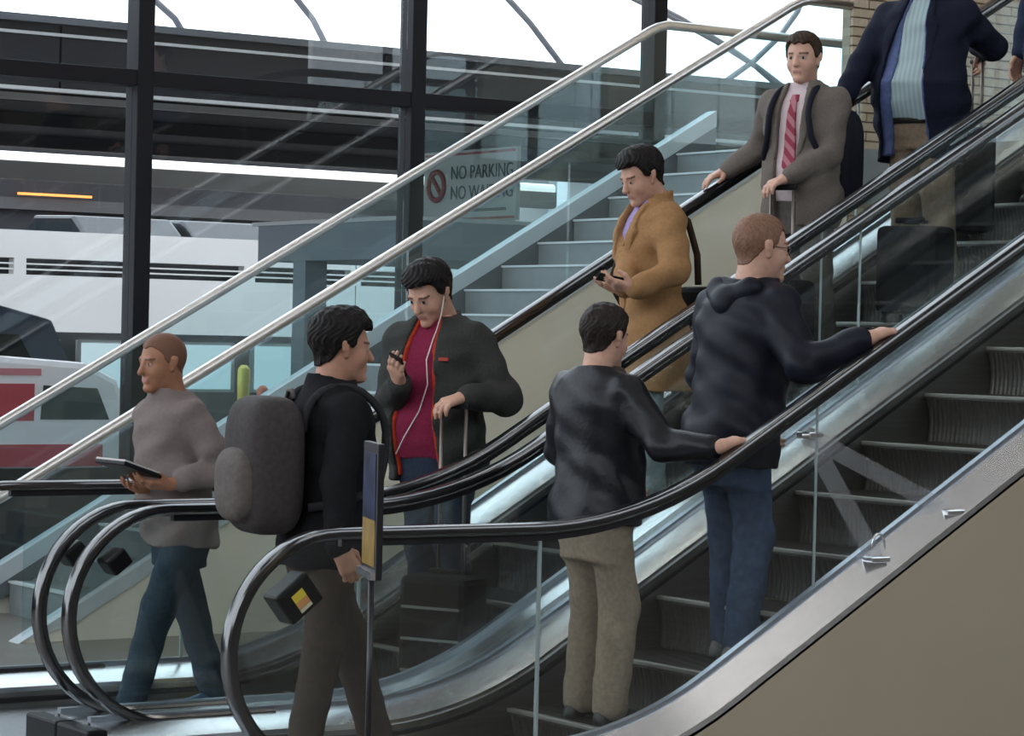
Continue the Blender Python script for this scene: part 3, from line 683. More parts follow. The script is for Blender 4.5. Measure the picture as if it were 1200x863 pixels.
TORSO = np.array([  # z, centre x, half depth, half width
    (0.74, -0.01, 0.100, 0.150), (0.86, -0.015, 0.118, 0.172), (0.95, -0.008, 0.112, 0.165), (1.05, 0.002, 0.104, 0.150), (1.16, 0.008, 0.108, 0.152),
    (1.27, 0.008, 0.120, 0.168), (1.36, 0.000, 0.118, 0.182), (1.43, -0.010, 0.098, 0.178), (1.48, -0.018, 0.075, 0.120), (1.53, -0.020, 0.055, 0.070)])
class Body:
    def __init__(s, H=1.78, lean=0.0, belly=0.0, feet=((0.0, 0.10, 0), (0.0, -0.10, 0)), toe=(0, 0), hands=None, head=(0, 0), knee=0.03, broad=1.0, twist=0.0, headx=0.0):
        s.H = H; s.k = H/1.78; s.lean = lean; s.belly = belly; s.head = head; s.broad = broad
        k = s.k
        T = TORSO.copy()
        bl = np.exp(-((T[:, 0]-1.03)/0.14)**2)*belly
        T[:, 1] += bl*0.55; T[:, 2] += bl*0.8; T[:, 3] += bl*0.5; T[:, 3] *= broad
        s.T = T*k
        s.sx = lambda z: lean*np.maximum(0, z-0.92*k)
        s.tw = math.radians(twist)
        c, sn = math.cos(s.tw), math.sin(s.tw)
        self_sh = {}
        for nm, sg in (('L', 1), ('R', -1)):
            x, y = -0.012*k, sg*0.178*broad*k
            self_sh[nm] = np.array([x*c-y*sn + float(s.sx(1.415*k)), x*sn+y*c, 1.415*k])
        s.sh = self_sh
        s.hip = {'L': np.array([-0.01*k, 0.088*k, 0.90*k]), 'R': np.array([-0.01*k, -0.088*k, 0.90*k])}
        s.ank = {}; s.knee = {}
        for i, nm in enumerate('LR'):
            f = np.array(feet[i], float); s.ank[nm] = f+np.array([0, 0, 0.085*k])
            m = (s.hip[nm]+s.ank[nm])/2; L = np.linalg.norm(s.hip[nm]-s.ank[nm]); want = 0.825*k
            b = math.sqrt(max(0.0, (want/2)**2-(L/2)**2)); s.knee[nm] = m+np.array([max(b, knee*0.5), 0, 0.02*k])
        s.toe = {'L': math.radians(toe[0]), 'R': math.radians(toe[1])}
        s.wri = {}; s.elb = {}; s.hd = {}
        for nm in 'LR':
            tgt, hint, hd = hands[nm]
            t = np.array(tgt, float); S = s.sh[nm]; l1, l2 = 0.295*k, 0.265*k
            v = t-S; d = np.linalg.norm(v)
            if d > (l1+l2)*0.995: t = S+v/d*(l1+l2)*0.995; v = t-S; d = np.linalg.norm(v)
            a = (l1*l1-l2*l2+d*d)/(2*d); hgt = math.sqrt(max(0, l1*l1-a*a)); u = v/d
            hi = np.array(hint, float); hi = hi-(hi@u)*u; hi /= np.linalg.norm(hi)+1e-9
            s.elb[nm] = S+u*a+hi*hgt; s.wri[nm] = t; s.hd[nm] = hd
        s.hc = np.array([float(s.sx(1.60*k))*1.05 + 0.012*k + headx, 0, 1.655*k])
        hy, hp = math.radians(head[0]), math.radians(head[1])
        Rz = np.array([[math.cos(hy), -math.sin(hy), 0], [math.sin(hy), math.cos(hy), 0], [0, 0, 1]])
        Ry = np.array([[math.cos(hp), 0, math.sin(hp)], [0, 1, 0], [-math.sin(hp), 0, math.cos(hp)]])   # positive pitch looks down
        s.HR = (Rz@Ry).astype(np.float32)
        piv = np.array([-0.02, 0, -0.10])*k
        s.hc = s.hc+piv-s.HR@piv
    def torso(s, off=0.0, zlo=None, zhi=None, flare=0.0):
        T = s.T; k = s.k
        def f(P):
            z = P[:, 2]; zc = np.clip(z, T[0, 0]-0.6, T[-1, 0])
            cx = np.interp(zc, T[:, 0], T[:, 1])+s.sx(z); a = np.interp(zc, T[:, 0], T[:, 2])+off; b = np.interp(zc, T[:, 0], T[:, 3])+off
            fl = flare*np.clip((1.0*k-z)/(0.4*k), 0, 1.5); a = a+fl; b = b+fl
            if s.tw:
                c_, s_ = math.cos(s.tw), math.sin(s.tw); x0 = P[:, 0]-s.sx(z); y0 = P[:, 1]
                xx = x0*c_+y0*s_; yy = -x0*s_+y0*c_; x = xx-(cx-s.sx(z))
            else: x = P[:, 0]-cx; yy = P[:, 1]
            q = (np.abs(x/a)**2.35+np.abs(yy/b)**2.35)**(1/2.35)
            d = (q-1)*np.minimum(a, b)
            lo = zlo if zlo is not None else T[0, 0]; hi = zhi if zhi is not None else T[-1, 0]
            d = np.maximum(d, lo-z); return np.maximum(d, z-hi)
        return f
    def arms(s, off=0.0, end=1.0, bag=0.0):
        k = s.k; out = []
        for nm in 'LR':
            S, E, Wp = s.sh[nm], s.elb[nm], s.wri[nm]
            e = E+(Wp-E)*end
            out.append(uni([rc(S+np.array([0, 0, -0.010*k]), E, 0.056*k+off+bag, 0.043*k+off+bag), rc(E, e, 0.042*k+off+bag, 0.031*k+off+bag*0.7)], 0.02))
        return out
    def legs(s, off=0.0, bag=0.0):
        k = s.k; out = []
        for nm in 'LR':
            out.append(uni([rc(s.hip[nm], s.knee[nm], 0.088*k+off, 0.060*k+off+bag*0.7), rc(s.knee[nm], s.ank[nm], 0.060*k+off+bag*0.7, 0.043*k+off+bag)], 0.03))
        return out
def bounds(pts, pad): 
    p = np.array(pts); return p.min(0)-pad, p.max(0)+pad

HAIRLINE_X = np.array([-0.13, -0.08, -0.045, -0.015, 0.012, 0.030, 0.050, 0.075, 0.12]); 
HAIRLINE_Z = np.array([-0.075, -0.07, -0.035, 0.018, 0.000, 0.020, 0.060, 0.072, 0.075])
def head_sdf(k):
    base = uni([ell((-0.014*k, 0, 0.030*k), (0.098*k, 0.076*k, 0.092*k)), ell((0.022*k, 0, -0.028*k), (0.070*k, 0.060*k, 0.086*k)),
                rc((-0.005*k, 0, -0.055*k), (0.058*k, 0, -0.092*k), 0.050*k, 0.026*k), rc((-0.025*k, 0, -0.05*k), (-0.045*k, 0, -0.19*k), 0.056*k, 0.060*k)], 0.028*k)
    feat = [rc((0.086*k, 0, 0.010*k), (0.106*k, 0, -0.030*k), 0.008*k, 0.0135*k), rc((0.076*k, -0.036*k, 0.022*k), (0.076*k, 0.036*k, 0.022*k), 0.011*k, 0.011*k),
            rc((0.083*k, -0.016*k, -0.060*k), (0.083*k, 0.016*k, -0.060*k), 0.007*k, 0.007*k), rc((0.082*k, -0.013*k, -0.070*k), (0.082*k, 0.013*k, -0.070*k), 0.007*k, 0.007*k),
            ell((0.074*k, 0, -0.100*k), (0.022*k, 0.024*k, 0.018*k)), ell((0.046*k, 0.038*k, -0.030*k), (0.034*k, 0.026*k, 0.034*k)), ell((0.046*k, -0.038*k, -0.030*k), (0.034*k, 0.026*k, 0.034*k))]
    sock = [ell((0.094*k, sg*0.031*k, 0.002*k), (0.014*k, 0.017*k, 0.011*k)) for sg in (1, -1)]
    ball = [ell((0.073*k, sg*0.031*k, 0.002*k), (0.013*k, 0.014*k, 0.011*k)) for sg in (1, -1)]
    ears = []
    for sg in (1, -1):
        ears.append(uni([rc((-0.012*k, sg*0.076*k, 0.016*k), (-0.006*k, sg*0.073*k, -0.028*k), 0.015*k, 0.009*k), rc((-0.022*k, sg*0.084*k, 0.018*k), (-0.018*k, sg*0.082*k, -0.005*k), 0.009*k, 0.008*k)], 0.008*k))
    def f(P):
        d = base(P)
        for g in feat: d = smin(d, g(P), 0.012*k)
        for g in sock: d = -smin(-d, g(P), 0.010*k)
        for g in ball+ears: d = smin(d, g(P), 0.005*k)
        return d
    return f, base
def hand_prims(W0, d, n, side, curl, k, spread=0.0, thumb=0.5):
    d = np.array(d, float); d /= np.linalg.norm(d); n = np.array(n, float); n = n-(n@d)*d; n /= np.linalg.norm(n)
    t = np.cross(d, n)*(1 if side == 'R' else -1)
    W0 = np.array(W0, float); out = []
    offs = (0.031, 0.011, -0.010, -0.029); lens = (0.072, 0.080, 0.074, 0.058); kn = (0.090, 0.093, 0.088, 0.080)
    fing = []
    palm = []
    for o, L, q in zip(offs, lens, kn):
        K = W0+(d*q+t*o)*k; palm.append(rc(W0+(d*0.012+t*o*0.45)*k, K, 0.017*k, 0.0135*k))
        p = K; ang = 0.0
        for j, fr in enumerate((0.45, 0.30, 0.25)):
            ang += curl*(0.75, 1.0, 0.8)[j]
            v = d*math.cos(ang)+n*math.sin(ang)+t*spread*o*4
            e = p+v*L*fr*k*1.08; fing.append(rc(p, e, (0.0100-0.0008*j)*k, (0.0092-0.0010*j)*k)); p = e
    B = W0+(d*0.025+t*0.026+n*0.004)*k
    v1 = d*0.75+t*(0.75-0.45*thumb)+n*(0.25+0.55*thumb); v1 /= np.linalg.norm(v1)
    v2 = d*0.95+t*(0.25-0.45*thumb)+n*(0.15+0.5*thumb); v2 /= np.linalg.norm(v2)
    e1 = B+v1*0.048*k; e2 = e1+v2*0.034*k
    th = [rc(B, e1, 0.0165*k, 0.0125*k), rc(e1, e2, 0.0118*k, 0.0095*k)]
    wrist = rc(W0-d*0.008*k, W0+d*0.02*k, 0.025*k, 0.023*k)
    P_ = uni(palm+[wrist], 0.018*k)
    g = [P_]+fing+th
    return uni(g, 0.007*k), W0+d*0.08*k

def skin_mat(i, c): return mat('skin_%d' % i, c, 0.5, vary=0.06, scale=40, spec=0.35)
M_lips = {}
def person(label, loc, heading, B, skin, hair, garments, seed=0, hair_th=0.014, shoe_m=None, hair_kind='short', show_head=True, trousers=None, tr_bag=0.012):
    e = empty('person', loc, math.radians(heading), label, 'person')
    k = B.k
    # --- continuous body
    core = uni([B.torso(-0.012), rc((float(B.sx(1.5*k))-0.02*k, 0, 1.46*k), tuple(B.hc+B.HR@np.array([-0.03, 0, -0.10])*k), 0.058*k, 0.054*k)]+B.arms(-0.008)+B.legs(-0.010), 0.03*k)
    feetp = [rc(B.ank[n]-np.array([0.02, 0, 0.05])*k, B.ank[n]+np.array([0.11, 0, -0.055])*k, 0.028*k, 0.022*k) for n in 'LR']
    core2 = uni([core]+feetp, 0.02)
    pts = list(B.sh.values())+list(B.elb.values())+list(B.wri.values())+list(B.ank.values())+list(B.knee.values())+[B.hc]
    lo, hi = bounds(pts, 0.16); lo[2] = -0.02
    V, Fq = sdf_data(core2, lo, hi, 0.020)
    Vs, Fs, Ms = [V], [Fq], [np.zeros(len(Fq))]; nv = len(V)
    kb = k; k = k*1.11
    hf, hb = head_sdf(k)
    if show_head:
        v, q = sdf_data(hf, (-0.125*k, -0.11*k, -0.205*k), (0.135*k, 0.11*k, 0.14*k), 0.0052)
        c = v[q].mean(1)/k
        fm = np.zeros(len(q))
        eye = (np.abs(np.abs(c[:, 1])-0.031) < 0.0125) & (np.abs(c[:, 2]-0.002) < 0.0058) & (c[:, 0] > 0.055)
        iris = eye & (np.abs(np.abs(c[:, 1])-0.031) < 0.006)
        brow = (np.abs(np.abs(c[:, 1])-0.034) < 0.019) & (np.abs(c[:, 2]-0.024-0.1*(0.034-np.abs(np.abs(c[:, 1])-0.034))*0) < 0.0040) & (c[:, 0] > 0.05)
        lip = (np.abs(c[:, 1]) < 0.021) & (c[:, 2] > -0.073) & (c[:, 2] < -0.056) & (c[:, 0] > 0.07)
        fm[eye] = 1; fm[iris] = 2; fm[brow] = 4; fm[lip] = 3
        Vs.append(v@B.HR.T+B.hc); Fs.append(q+nv); Ms.append(fm); nv += len(v)
    for n in 'LR':
        k = kb*1.06
        hd = B.hd[n]
        fa = B.wri[n]-B.elb[n]; fa /= np.linalg.norm(fa)
        d = hd.get('d'); d = fa if d is None else np.array(d, float)
        g, cen = hand_prims(B.wri[n], d, hd['n'], n, hd.get('curl', 0.4), k, hd.get('spread', 0.1), hd.get('thumb', 0.5))
        g2 = uni([g, rc(B.wri[n]-fa*0.07*k, B.wri[n], 0.029*k, 0.025*k)], 0.012)
        v, q = sdf_data(g2, cen-0.135, cen+0.135, 0.0048)
        Vs.append(v); Fs.append(q+nv); Ms.append(np.zeros(len(q))); nv += len(v)
    mesh_obj('body', np.concatenate(Vs), np.concatenate(Fs), [skin, mat('eye_white', (0.42, 0.36, 0.33), 0.3), hair if hair is not None else mat('dark_brow', (0.05, 0.03, 0.02), 0.6), mat('lip_%s' % skin.name, (0.42, 0.19, 0.15), 0.5), mat('brow_%s' % skin.name, (0.14, 0.075, 0.05), 0.7)], e, np.concatenate(Ms))
    k = kb*1.11
    # --- hair
    if show_head and hair is not None and hair_kind != 'bald':
        def hfn(P):
            Q = P/k
            d = hb(P)-hair_th*k*np.clip(0.55+0.6*np.clip((Q[:, 2])/0.1, -0.5, 1), 0.35, 1.2)
            hl = np.interp(Q[:, 0], HAIRLINE_X, HAIRLINE_Z)
            hl = hl + np.where(Q[:, 0] > 0.03, 0.014*np.clip(np.abs(Q[:, 1])/0.04-0.5, 0, 1) + 0.006*np.sin(Q[:, 1]*140+seed), 0.003*np.sin(Q[:, 0]*160+seed))
            cut = (hl-Q[:, 2])*k*0.8
            ang = np.arctan2(Q[:, 1], Q[:, 0]+0.03)
            nz = (0.0022*np.sin(ang*26+9*np.sin(Q[:, 2]*45+seed)) + 0.0026*np.sin(Q[:, 0]*120+seed)*np.sin(Q[:, 1]*105+Q[:, 2]*60))*min(1.0, hair_th/0.014)
            d = d - 0.010*min(1.0, hair_th/0.02)*np.exp(-((Q[:, 0]-0.055)/0.05)**2)*np.clip((Q[:, 2]-0.05)/0.05, 0, 1)*k
            return np.maximum(d+nz*k, cut)
        v, q = sdf_data(hfn, (-0.15*k, -0.125*k, -0.10*k), (0.145*k, 0.125*k, 0.175*k), 0.0055)
        mesh_obj('hair', v@B.HR.T+B.hc, q, hair, e)
    k = kb
    # --- trousers
    if trousers is not None:
        zc = 1.0*k
        lg = uni([B.torso(0.006, 0.70*k, zc)]+B.legs(0.004, tr_bag), 0.035*k)
        def tf(P):
            d = lg(P)+wr(P, 0.0030, 26, seed)
            for n in 'LR':
                pass
            cut = np.full(len(P), -1.0, np.float32)
            zA = np.where(P[:, 1] > 0, B.ank['L'][2], B.ank['R'][2])
            if abs(B.ank['L'][1]-B.ank['R'][1]) < 0.05: zA = min(B.ank['L'][2], B.ank['R'][2])
            return np.maximum(d, (zA-0.055*k)-P[:, 2])
        pl = list(B.hip.values())+list(B.knee.values())+list(B.ank.values())
        lo, hi = bounds(pl, 0.17); hi[2] = zc+0.03
        V, Fq = sdf_data(tf, lo, hi, 0.013); mesh_obj('trousers', V, Fq, trousers, e)
    # --- shoes
    for n in 'LR':
        a = B.ank[n]; ca, sa = math.cos(B.toe[n]), math.sin(B.toe[n])
        g0 = a[2]-0.085*k
        def sf(P, a=a, ca=ca, sa=sa, g0=g0):
            x = (P[:, 0]-a[0])*ca+(P[:, 1]-a[1])*sa; y = -(P[:, 0]-a[0])*sa+(P[:, 1]-a[1])*ca; z = P[:, 2]-g0
            Q = np.stack([x, y, z], 1)/k
            up = uni([rc((-0.045, 0, 0.035), (-0.02, 0, 0.085), 0.036, 0.040), rc((0.03, 0, 0.055), (0.135, 0, 0.026), 0.040, 0.033), ell((0.12, 0, 0.02), (0.065, 0.044, 0.032)), ell((-0.03, 0, 0.015), (0.05, 0.036, 0.03))], 0.03)(Q)
            return np.maximum(up, 0.002-Q[:, 2])*k
        V, Fq = sdf_data(sf, (a[0]-0.24, a[1]-0.24, g0-0.01), (a[0]+0.24, a[1]+0.24, g0+0.15), 0.010)
        mesh_obj('shoe', V, Fq, shoe_m or mat('black_shoe', (0.02, 0.018, 0.017), 0.35), e)
    # --- garments on the upper body
    for G in garments:
        off = G.get('off', 0.012); hem = G.get('hem', 0.86)*k; flare = G.get('flare', 0.0)
        sl = G.get('sleeve', 0.93); bag = G.get('bag', 0.004); fold = G.get('fold', 0.004); op = G.get('open'); zt = G.get('top', 1.53)*k
        parts = [B.torso(off, hem, zt, flare)]
        if sl > 0: parts += B.arms(off*0.45, sl, bag)
        if G.get('pads'):
            parts += [rc(B.sh[n]*np.array([1, 0.75, 1])+np.array([0, 0, 0.015*k]), B.sh[n]+np.array([0, 0, 0.012*k]), 0.05*k+off*0.6, 0.055*k+off*0.6) for n in 'LR']
        base = uni(parts, 0.03*k)
        extra = []
        cz = 1.475*k; cx = float(B.sx(cz))-0.022*k
        def gf(P, base=base, off=off, op=op, fold=fold, hem=hem, G=G):
            z = P[:, 2]
            d = base(P)+wr(P, fold, 24, seed+len(G.get('name', '')))
            if G.get('collar'):
                ch, cr = G['collar']
                x = P[:, 0]-(cx+B.lean*(z-cz)); y = P[:, 1]
                r = np.sqrt((x*0.92)**2+y*y)
                zz = z-cz-0.018*k*np.clip(-x/(0.07*k), -1, 1)
                ring = np.maximum(np.abs(r-(cr+0.01*zz/k)*k)-0.009*k, np.abs(zz-ch*k/2)-ch*k/2-0.01)
                d = smin(d, ring, 0.012*k)
                inner = np.maximum(r-(cr-0.009)*k, cz-0.005*k-z); d = np.maximum(d, -inner)
            if op is not None:
                zk = z/k; wl = np.interp(zk, [o[0] for o in op], [o[1] for o in op])*k; yc = np.interp(zk, [o[0] for o in op], [o[2] if len(o) > 2 else 0 for o in op])*k
                x0 = np.interp(z, B.T[:, 0], B.T[:, 1])+B.sx(z)
                if B.tw:
                    c_, s_ = math.cos(B.tw), math.sin(B.tw); xx = (P[:, 0]-B.sx(z))*c_+P[:, 1]*s_+B.sx(z); yy = -(P[:, 0]-B.sx(z))*s_+P[:, 1]*c_
                else: xx, yy = P[:, 0], P[:, 1]
                o_ = np.maximum(np.abs(yy-yc)-wl, (x0+0.02*k)-xx)
                armd = np.minimum(*[a(P) for a in B.arms(off*0.45, sl, bag)]) if sl > 0 else np.full(len(P), 1.0)
                d = np.where(armd < 0.004, d, np.maximum(d, -o_))
                if G.get('band'):
                    bw_ = np.interp(zk, [b_[0] for b_ in G['band']], [b_[1] for b_ in G['band']])*k
                    d = np.maximum(d, np.maximum(np.abs(yy-yc)-wl-bw_, (x0-0.02*k)-xx)); d = np.maximum(d, np.maximum(G['band'][0][0]*k-z, z-G['band'][-1][0]*k))
            return d
        pl = [B.sh['L'], B.sh['R'], np.array([0, 0, hem-0.0])] + ([B.elb['L'], B.elb['R'], B.wri['L'], B.wri['R']] if sl > 0 else [])
        lo, hi = bounds(pl, 0.14); lo[0] = min(lo[0], -0.24-B.belly); hi[0] = max(hi[0], 0.24+B.belly+B.lean*0.5); lo[1] = min(lo[1], -0.27-flare); hi[1] = max(hi[1], 0.27+flare); lo[2] = min(hem-0.02, lo[2]+0.05); hi[2] = max(hi[2], 1.60*k)
        V, Fq = sdf_data(gf, lo, hi, G.get('h', 0.0115))
        o = mesh_obj(G['name'], V, Fq, G['m'], e)
        if G.get('label'): o['label'] = G['label']
    return e
def torso_front(B, z, off):      # x of the chest surface at height z on the mid line
    return float(np.interp(z, B.T[:, 0], B.T[:, 1])+np.interp(z, B.T[:, 0], B.T[:, 2])+B.sx(z)+off)
def tie(e, B, m, off, z1=1.455, z0=1.02):
    k = B.k
    def f(P):
        z = P[:, 2]; xf = np.interp(z, B.T[:, 0], B.T[:, 1])+np.interp(z, B.T[:, 0], B.T[:, 2])+B.sx(z)+off
        if B.tw: x = P[:, 0]*math.cos(B.tw)+P[:, 1]*math.sin(B.tw); y = -P[:, 0]*math.sin(B.tw)+P[:, 1]*math.cos(B.tw)
        else: x, y = P[:, 0], P[:, 1]
        wd = np.interp(z/k, [z0, z0+0.04, 1.38, z1-0.045, z1-0.04, z1], [0.0, 0.040, 0.024, 0.018, 0.026, 0.022])*k
        d = np.maximum(np.abs(y)-wd, np.abs(x-xf)-0.008); d = np.maximum(d, z0*k-z); return np.maximum(d, z-z1*k)
    V, Fq = sdf_data(f, (-0.1, -0.12, z0*k-0.01), (0.3, 0.12, z1*k+0.02), 0.006)
    return mesh_obj('necktie', V, Fq, m, e)
def fabric(name, c, rough=0.85, vary=0.12, scale=45, bump=0.25, c2=None): return mat(name, c, rough, 0, vary, scale, bump, None, 0.14, c2)
def striped(name, c1, c2, scale, axis=2, rough=0.7, diag=False):
    if name in MATS: return MATS[name]
    m = bpy.data.materials.new(name); m.use_nodes = True; nt = m.node_tree; b = nt.nodes['Principled BSDF']; b.inputs['Roughness'].default_value = rough
    tc = nt.nodes.new('ShaderNodeTexCoord'); wv = nt.nodes.new('ShaderNodeTexWave'); wv.inputs['Scale'].default_value = scale
    wv.bands_direction = 'DIAGONAL' if diag else 'XYZ'[axis]
    r = nt.nodes.new('ShaderNodeValToRGB'); r.color_ramp.elements[0].color = (*c1, 1); r.color_ramp.elements[1].color = (*c2, 1)
    r.color_ramp.elements[0].position = 0.45; r.color_ramp.elements[1].position = 0.6
    nt.links.new(tc.outputs['Object'], wv.inputs[0]); nt.links.new(wv.outputs['Fac'], r.inputs[0]); nt.links.new(r.outputs[0], b.inputs['Base Color'])
    MATS[name] = m; return m
# ------------------------------------------------------------------ the people on the escalators
def to_local(loc, heading, p):
    t = math.radians(heading); dx, dy = p[0]-loc[0], p[1]-loc[1]
    return np.array([dx*math.cos(t)+dy*math.sin(t), -dx*math.sin(t)+dy*math.cos(t), p[2]-loc[2]])
def dir_local(heading, v):
    t = math.radians(heading); return np.array([v[0]*math.cos(t)+v[1]*math.sin(t), -v[0]*math.sin(t)+v[1]*math.cos(t), v[2]])
def to_world(loc, heading, p):
    t = math.radians(heading); return (loc[0]+p[0]*math.cos(t)-p[1]*math.sin(t), loc[1]+p[0]*math.sin(t)+p[1]*math.cos(t), loc[2]+p[2])
def hang(side, k, x=0.04, y=0.27, z=0.80): 
    s = 1 if side == 'L' else -1
    return ((x*k, s*y*k, z*k), (-1, s*0.3, 0), {'n': (0.15, -s, 0), 'curl': 0.45, 'thumb': 0.4})
def rz_rail(X): return interp(profile(ZH, XN+RL), X)
def backpack(label, loc, heading, B, m, m2, w=0.30, h=0.46, dpt=0.17, z0=1.0, off=0.03, strap_m=None, emblem=None):
    e = empty('backpack', loc, math.radians(heading), label, 'backpack'); k = B.k
    zc = z0*k+h/2
    bx = float(np.interp(1.25*k, B.T[:, 0], B.T[:, 1])-np.interp(1.25*k, B.T[:, 0], B.T[:, 2])+B.sx(1.25*k))-off
    c = np.array([bx-dpt*0.5, 0, zc])
    def f(P):
        q = (P-c)/np.array([dpt*0.5, w/2, h/2]); q[:, 0] = q[:, 0]-0.0
        s = (np.abs(q[:, 0])**3.2+np.abs(q[:, 1])**4.5+np.abs(q[:, 2])**4.0)**(1/4.0)
        return (s-1)*min(dpt*0.5, w/2)
    V, Fq = sdf_data(f, c-np.array([dpt, w, h])*0.62, c+np.array([dpt, w, h])*0.62, 0.012); mesh_obj('bag', V, Fq, m, e)
    c2 = c+np.array([-dpt*0.42, 0, -h*0.14])
    def f2(P):
        q = (P-c2)/np.array([dpt*0.28, w*0.40, h*0.27]); s = (np.abs(q)**3).sum(1)**(1/3); return (s-1)*dpt*0.28
    V, Fq = sdf_data(f2, c2-np.array([dpt*0.4, w*0.5, h*0.4]), c2+np.array([dpt*0.4, w*0.5, h*0.4]), 0.012); mesh_obj('pocket', V, Fq, m2, e)
    for s in (1, -1):
        pts = []
        for a in range(0, 181, 15):
            t = math.radians(a); zc_ = 1.33*k; ry = 0.105*k*s
            fx = lambda z: np.interp(z, B.T[:, 0], B.T[:, 2])+off+0.018
            z = zc_+0.175*k*math.sin(t)
            cx = np.interp(z, B.T[:, 0], B.T[:, 1])+B.sx(z)
            pts.append((float(cx-math.cos(t)*np.interp(1.33*k, B.T[:, 0], B.T[:, 2])-math.cos(t)*(off+0.012)), ry*(1+0.12*(1-math.sin(t))), z))
        pts += [(pts[-1][0]-0.01, ry*1.25, 1.22*k), (pts[-1][0]-0.05, ry*1.6, 1.12*k), (0.0, ry*1.85, 1.06*k), (bx, ry*1.4, 1.04*k)]
        bm = bmesh.new(); tube_bm(bm, pts, 0.017, 8); bm_obj('strap', bm, strap_m or m2, e, True)
    tube('carry_loop', [(bx-0.02, -0.035, c[2]+h*0.48), (bx-0.02, -0.02, c[2]+h*0.54), (bx-0.02, 0.02, c[2]+h*0.54), (bx-0.02, 0.035, c[2]+h*0.48)], 0.009, m2, e, 8)
    if emblem is not None:
        box('emblem', (c2[0]-dpt*0.30, 0.0, c2[2]+0.02), (0.01, 0.035, 0.05), emblem, e, 0.004)
    return e
def suitcase(label, loc, rz, h, w, dpt, top, m, handle_m, tilt=0.0):
    e = empty('suitcase', loc, rz, label, 'suitcase')
    bm = bmesh.new(); add_box(bm, (0, 0, h/2+0.05), (dpt, w, h), 0.035); bm_obj('shell', bm, m, e, False)
    for z in (0.25, 0.5, 0.75):
        box('rib', (-dpt/2-0.002, 0, 0.05+h*z), (0.008, w*0.86, 0.012), handle_m, e)
    for x in (-dpt/2+0.04, dpt/2-0.04):
        for y in (-w/2+0.05, w/2-0.05):
            bm = bmesh.new(); bmesh.ops.create_cone(bm, cap_ends=True, segments=14, radius1=0.026, radius2=0.026, depth=0.022)
            bmesh.ops.rotate(bm, cent=(0, 0, 0), matrix=Matrix.Rotation(math.pi/2, 3, 'X'), verts=bm.verts); bmesh.ops.translate(bm, vec=(x, y, 0.026), verts=bm.verts); bm_obj('wheel', bm, M_tyre, e)
    hw = 0.065
    for y in (-hw, hw): tube('handle_bar', [(dpt/2-0.05, y, h), (dpt/2-0.05, y, top)], 0.009, mat('bronze_grey_tube', (0.22, 0.19, 0.17), 0.35, 0.8), e, 10)
    box('handle_grip', (dpt/2-0.05, 0, top+0.008), (0.03, hw*2+0.04, 0.03), M_rubberbox, e, 0.01)
    box('top_handle', (0, 0, h+0.07), (0.03, 0.14, 0.02), M_rubberbox, e, 0.006)
    return e
SK1 = skin_mat(1, (0.56, 0.32, 0.23)); SK2 = skin_mat(2, (0.60, 0.35, 0.26)); SK3 = skin_mat(3, (0.48, 0.25, 0.17))
HR_BLK = mat('black_hair', (0.012, 0.010, 0.010), 0.5, vary=0.3, scale=60, bump=0.4, spec=0.15); HR_BRN = mat('brown_hair', (0.05, 0.03, 0.02), 0.55, vary=0.3, scale=60, bump=0.4, spec=0.15)
HR_RED = mat('reddish_cropped_hair', (0.20, 0.10, 0.06), 0.65, vary=0.25, scale=80, bump=0.3); HR_DK = mat('dark_brown_hair', (0.025, 0.018, 0.016), 0.5, vary=0.3, scale=60, bump=0.4, spec=0.15)
def on_local_x(px, py, loc, th, xl):
    v = ray(px, py); t = math.radians(th); c_, s_ = math.cos(t), math.sin(t)
    q = (xl - (CAM[0]-loc[0])*c_ - (CAM[1]-loc[1])*s_)/(v[0]*c_+v[1]*s_)
    return to_local(loc, th, CAM+v*q)
def phone_at(label, loc, th, B, side, up=0.022, fwd=0.11):
    k_ = B.k*1.06; hd = B.hd[side]; d = np.array(hd['d'], float); d /= np.linalg.norm(d); n = np.array(hd['n'], float); n = n-(n@d)*d; n /= np.linalg.norm(n)
    t = np.cross(d, n); c = B.wri[side]+d*fwd*k_+n*up*k_
    e = empty('phone', to_world(loc, th, c), math.radians(th), label, 'phone')
    rot = Matrix((tuple(d), tuple(-t), tuple(n))).transposed()
    box('case', (0, 0, 0), (0.145, 0.074, 0.009), M_rubberbox, e, 0.003, rot)
    box('screen', tuple(rot @ Vector((0, 0, 0.0055))), (0.130, 0.066, 0.002), mat('phone_glass', (0.10, 0.11, 0.13), 0.1), e, 0, rot)
    return e
YC1, YC2 = W_/2, 1.5*W_+G_
def foot(x, y): return (x, y, 0.0)
FB = (foot(-0.07, 0.11), foot(-0.13, -0.11))
FS = (foot(0.03, 0.11), foot(-0.04, -0.11))

# 1 man with backpack stepping onto the ascending escalator
loc, th = (0.42, YC1+0.03, 0.0), -6
k = 1.80/1.78
rh = to_local(loc, th, onY(397, 648, 0.36))
B = Body(1.80, lean=0.06, feet=(foot(0.30, 0.10), foot(-0.12, -0.10)), hands={'L': hang('L', k, 0.12), 'R': (rh, (-1, -0.3, 0), {'n': (0.0, 1, 0.1), 'd': dir_local(th, (0.55, 0.0, -0.8)), 'curl': 0.5, 'thumb': 0.4})}, head=(-8, 4))
p1 = person('man in black jacket with dark hair and large backpack stepping onto the near escalator', loc, th, B, SK3, HR_BLK,
            [dict(name='jacket', m=fabric('black_jacket', (0.010, 0.010, 0.012)), off=0.034, hem=0.80, flare=0.01, collar=(0.05, 0.078), bag=0.010, fold=0.005)], 1, 0.024, trousers=fabric('dark_brown_trousers', (0.055, 0.042, 0.034)), tr_bag=0.02)
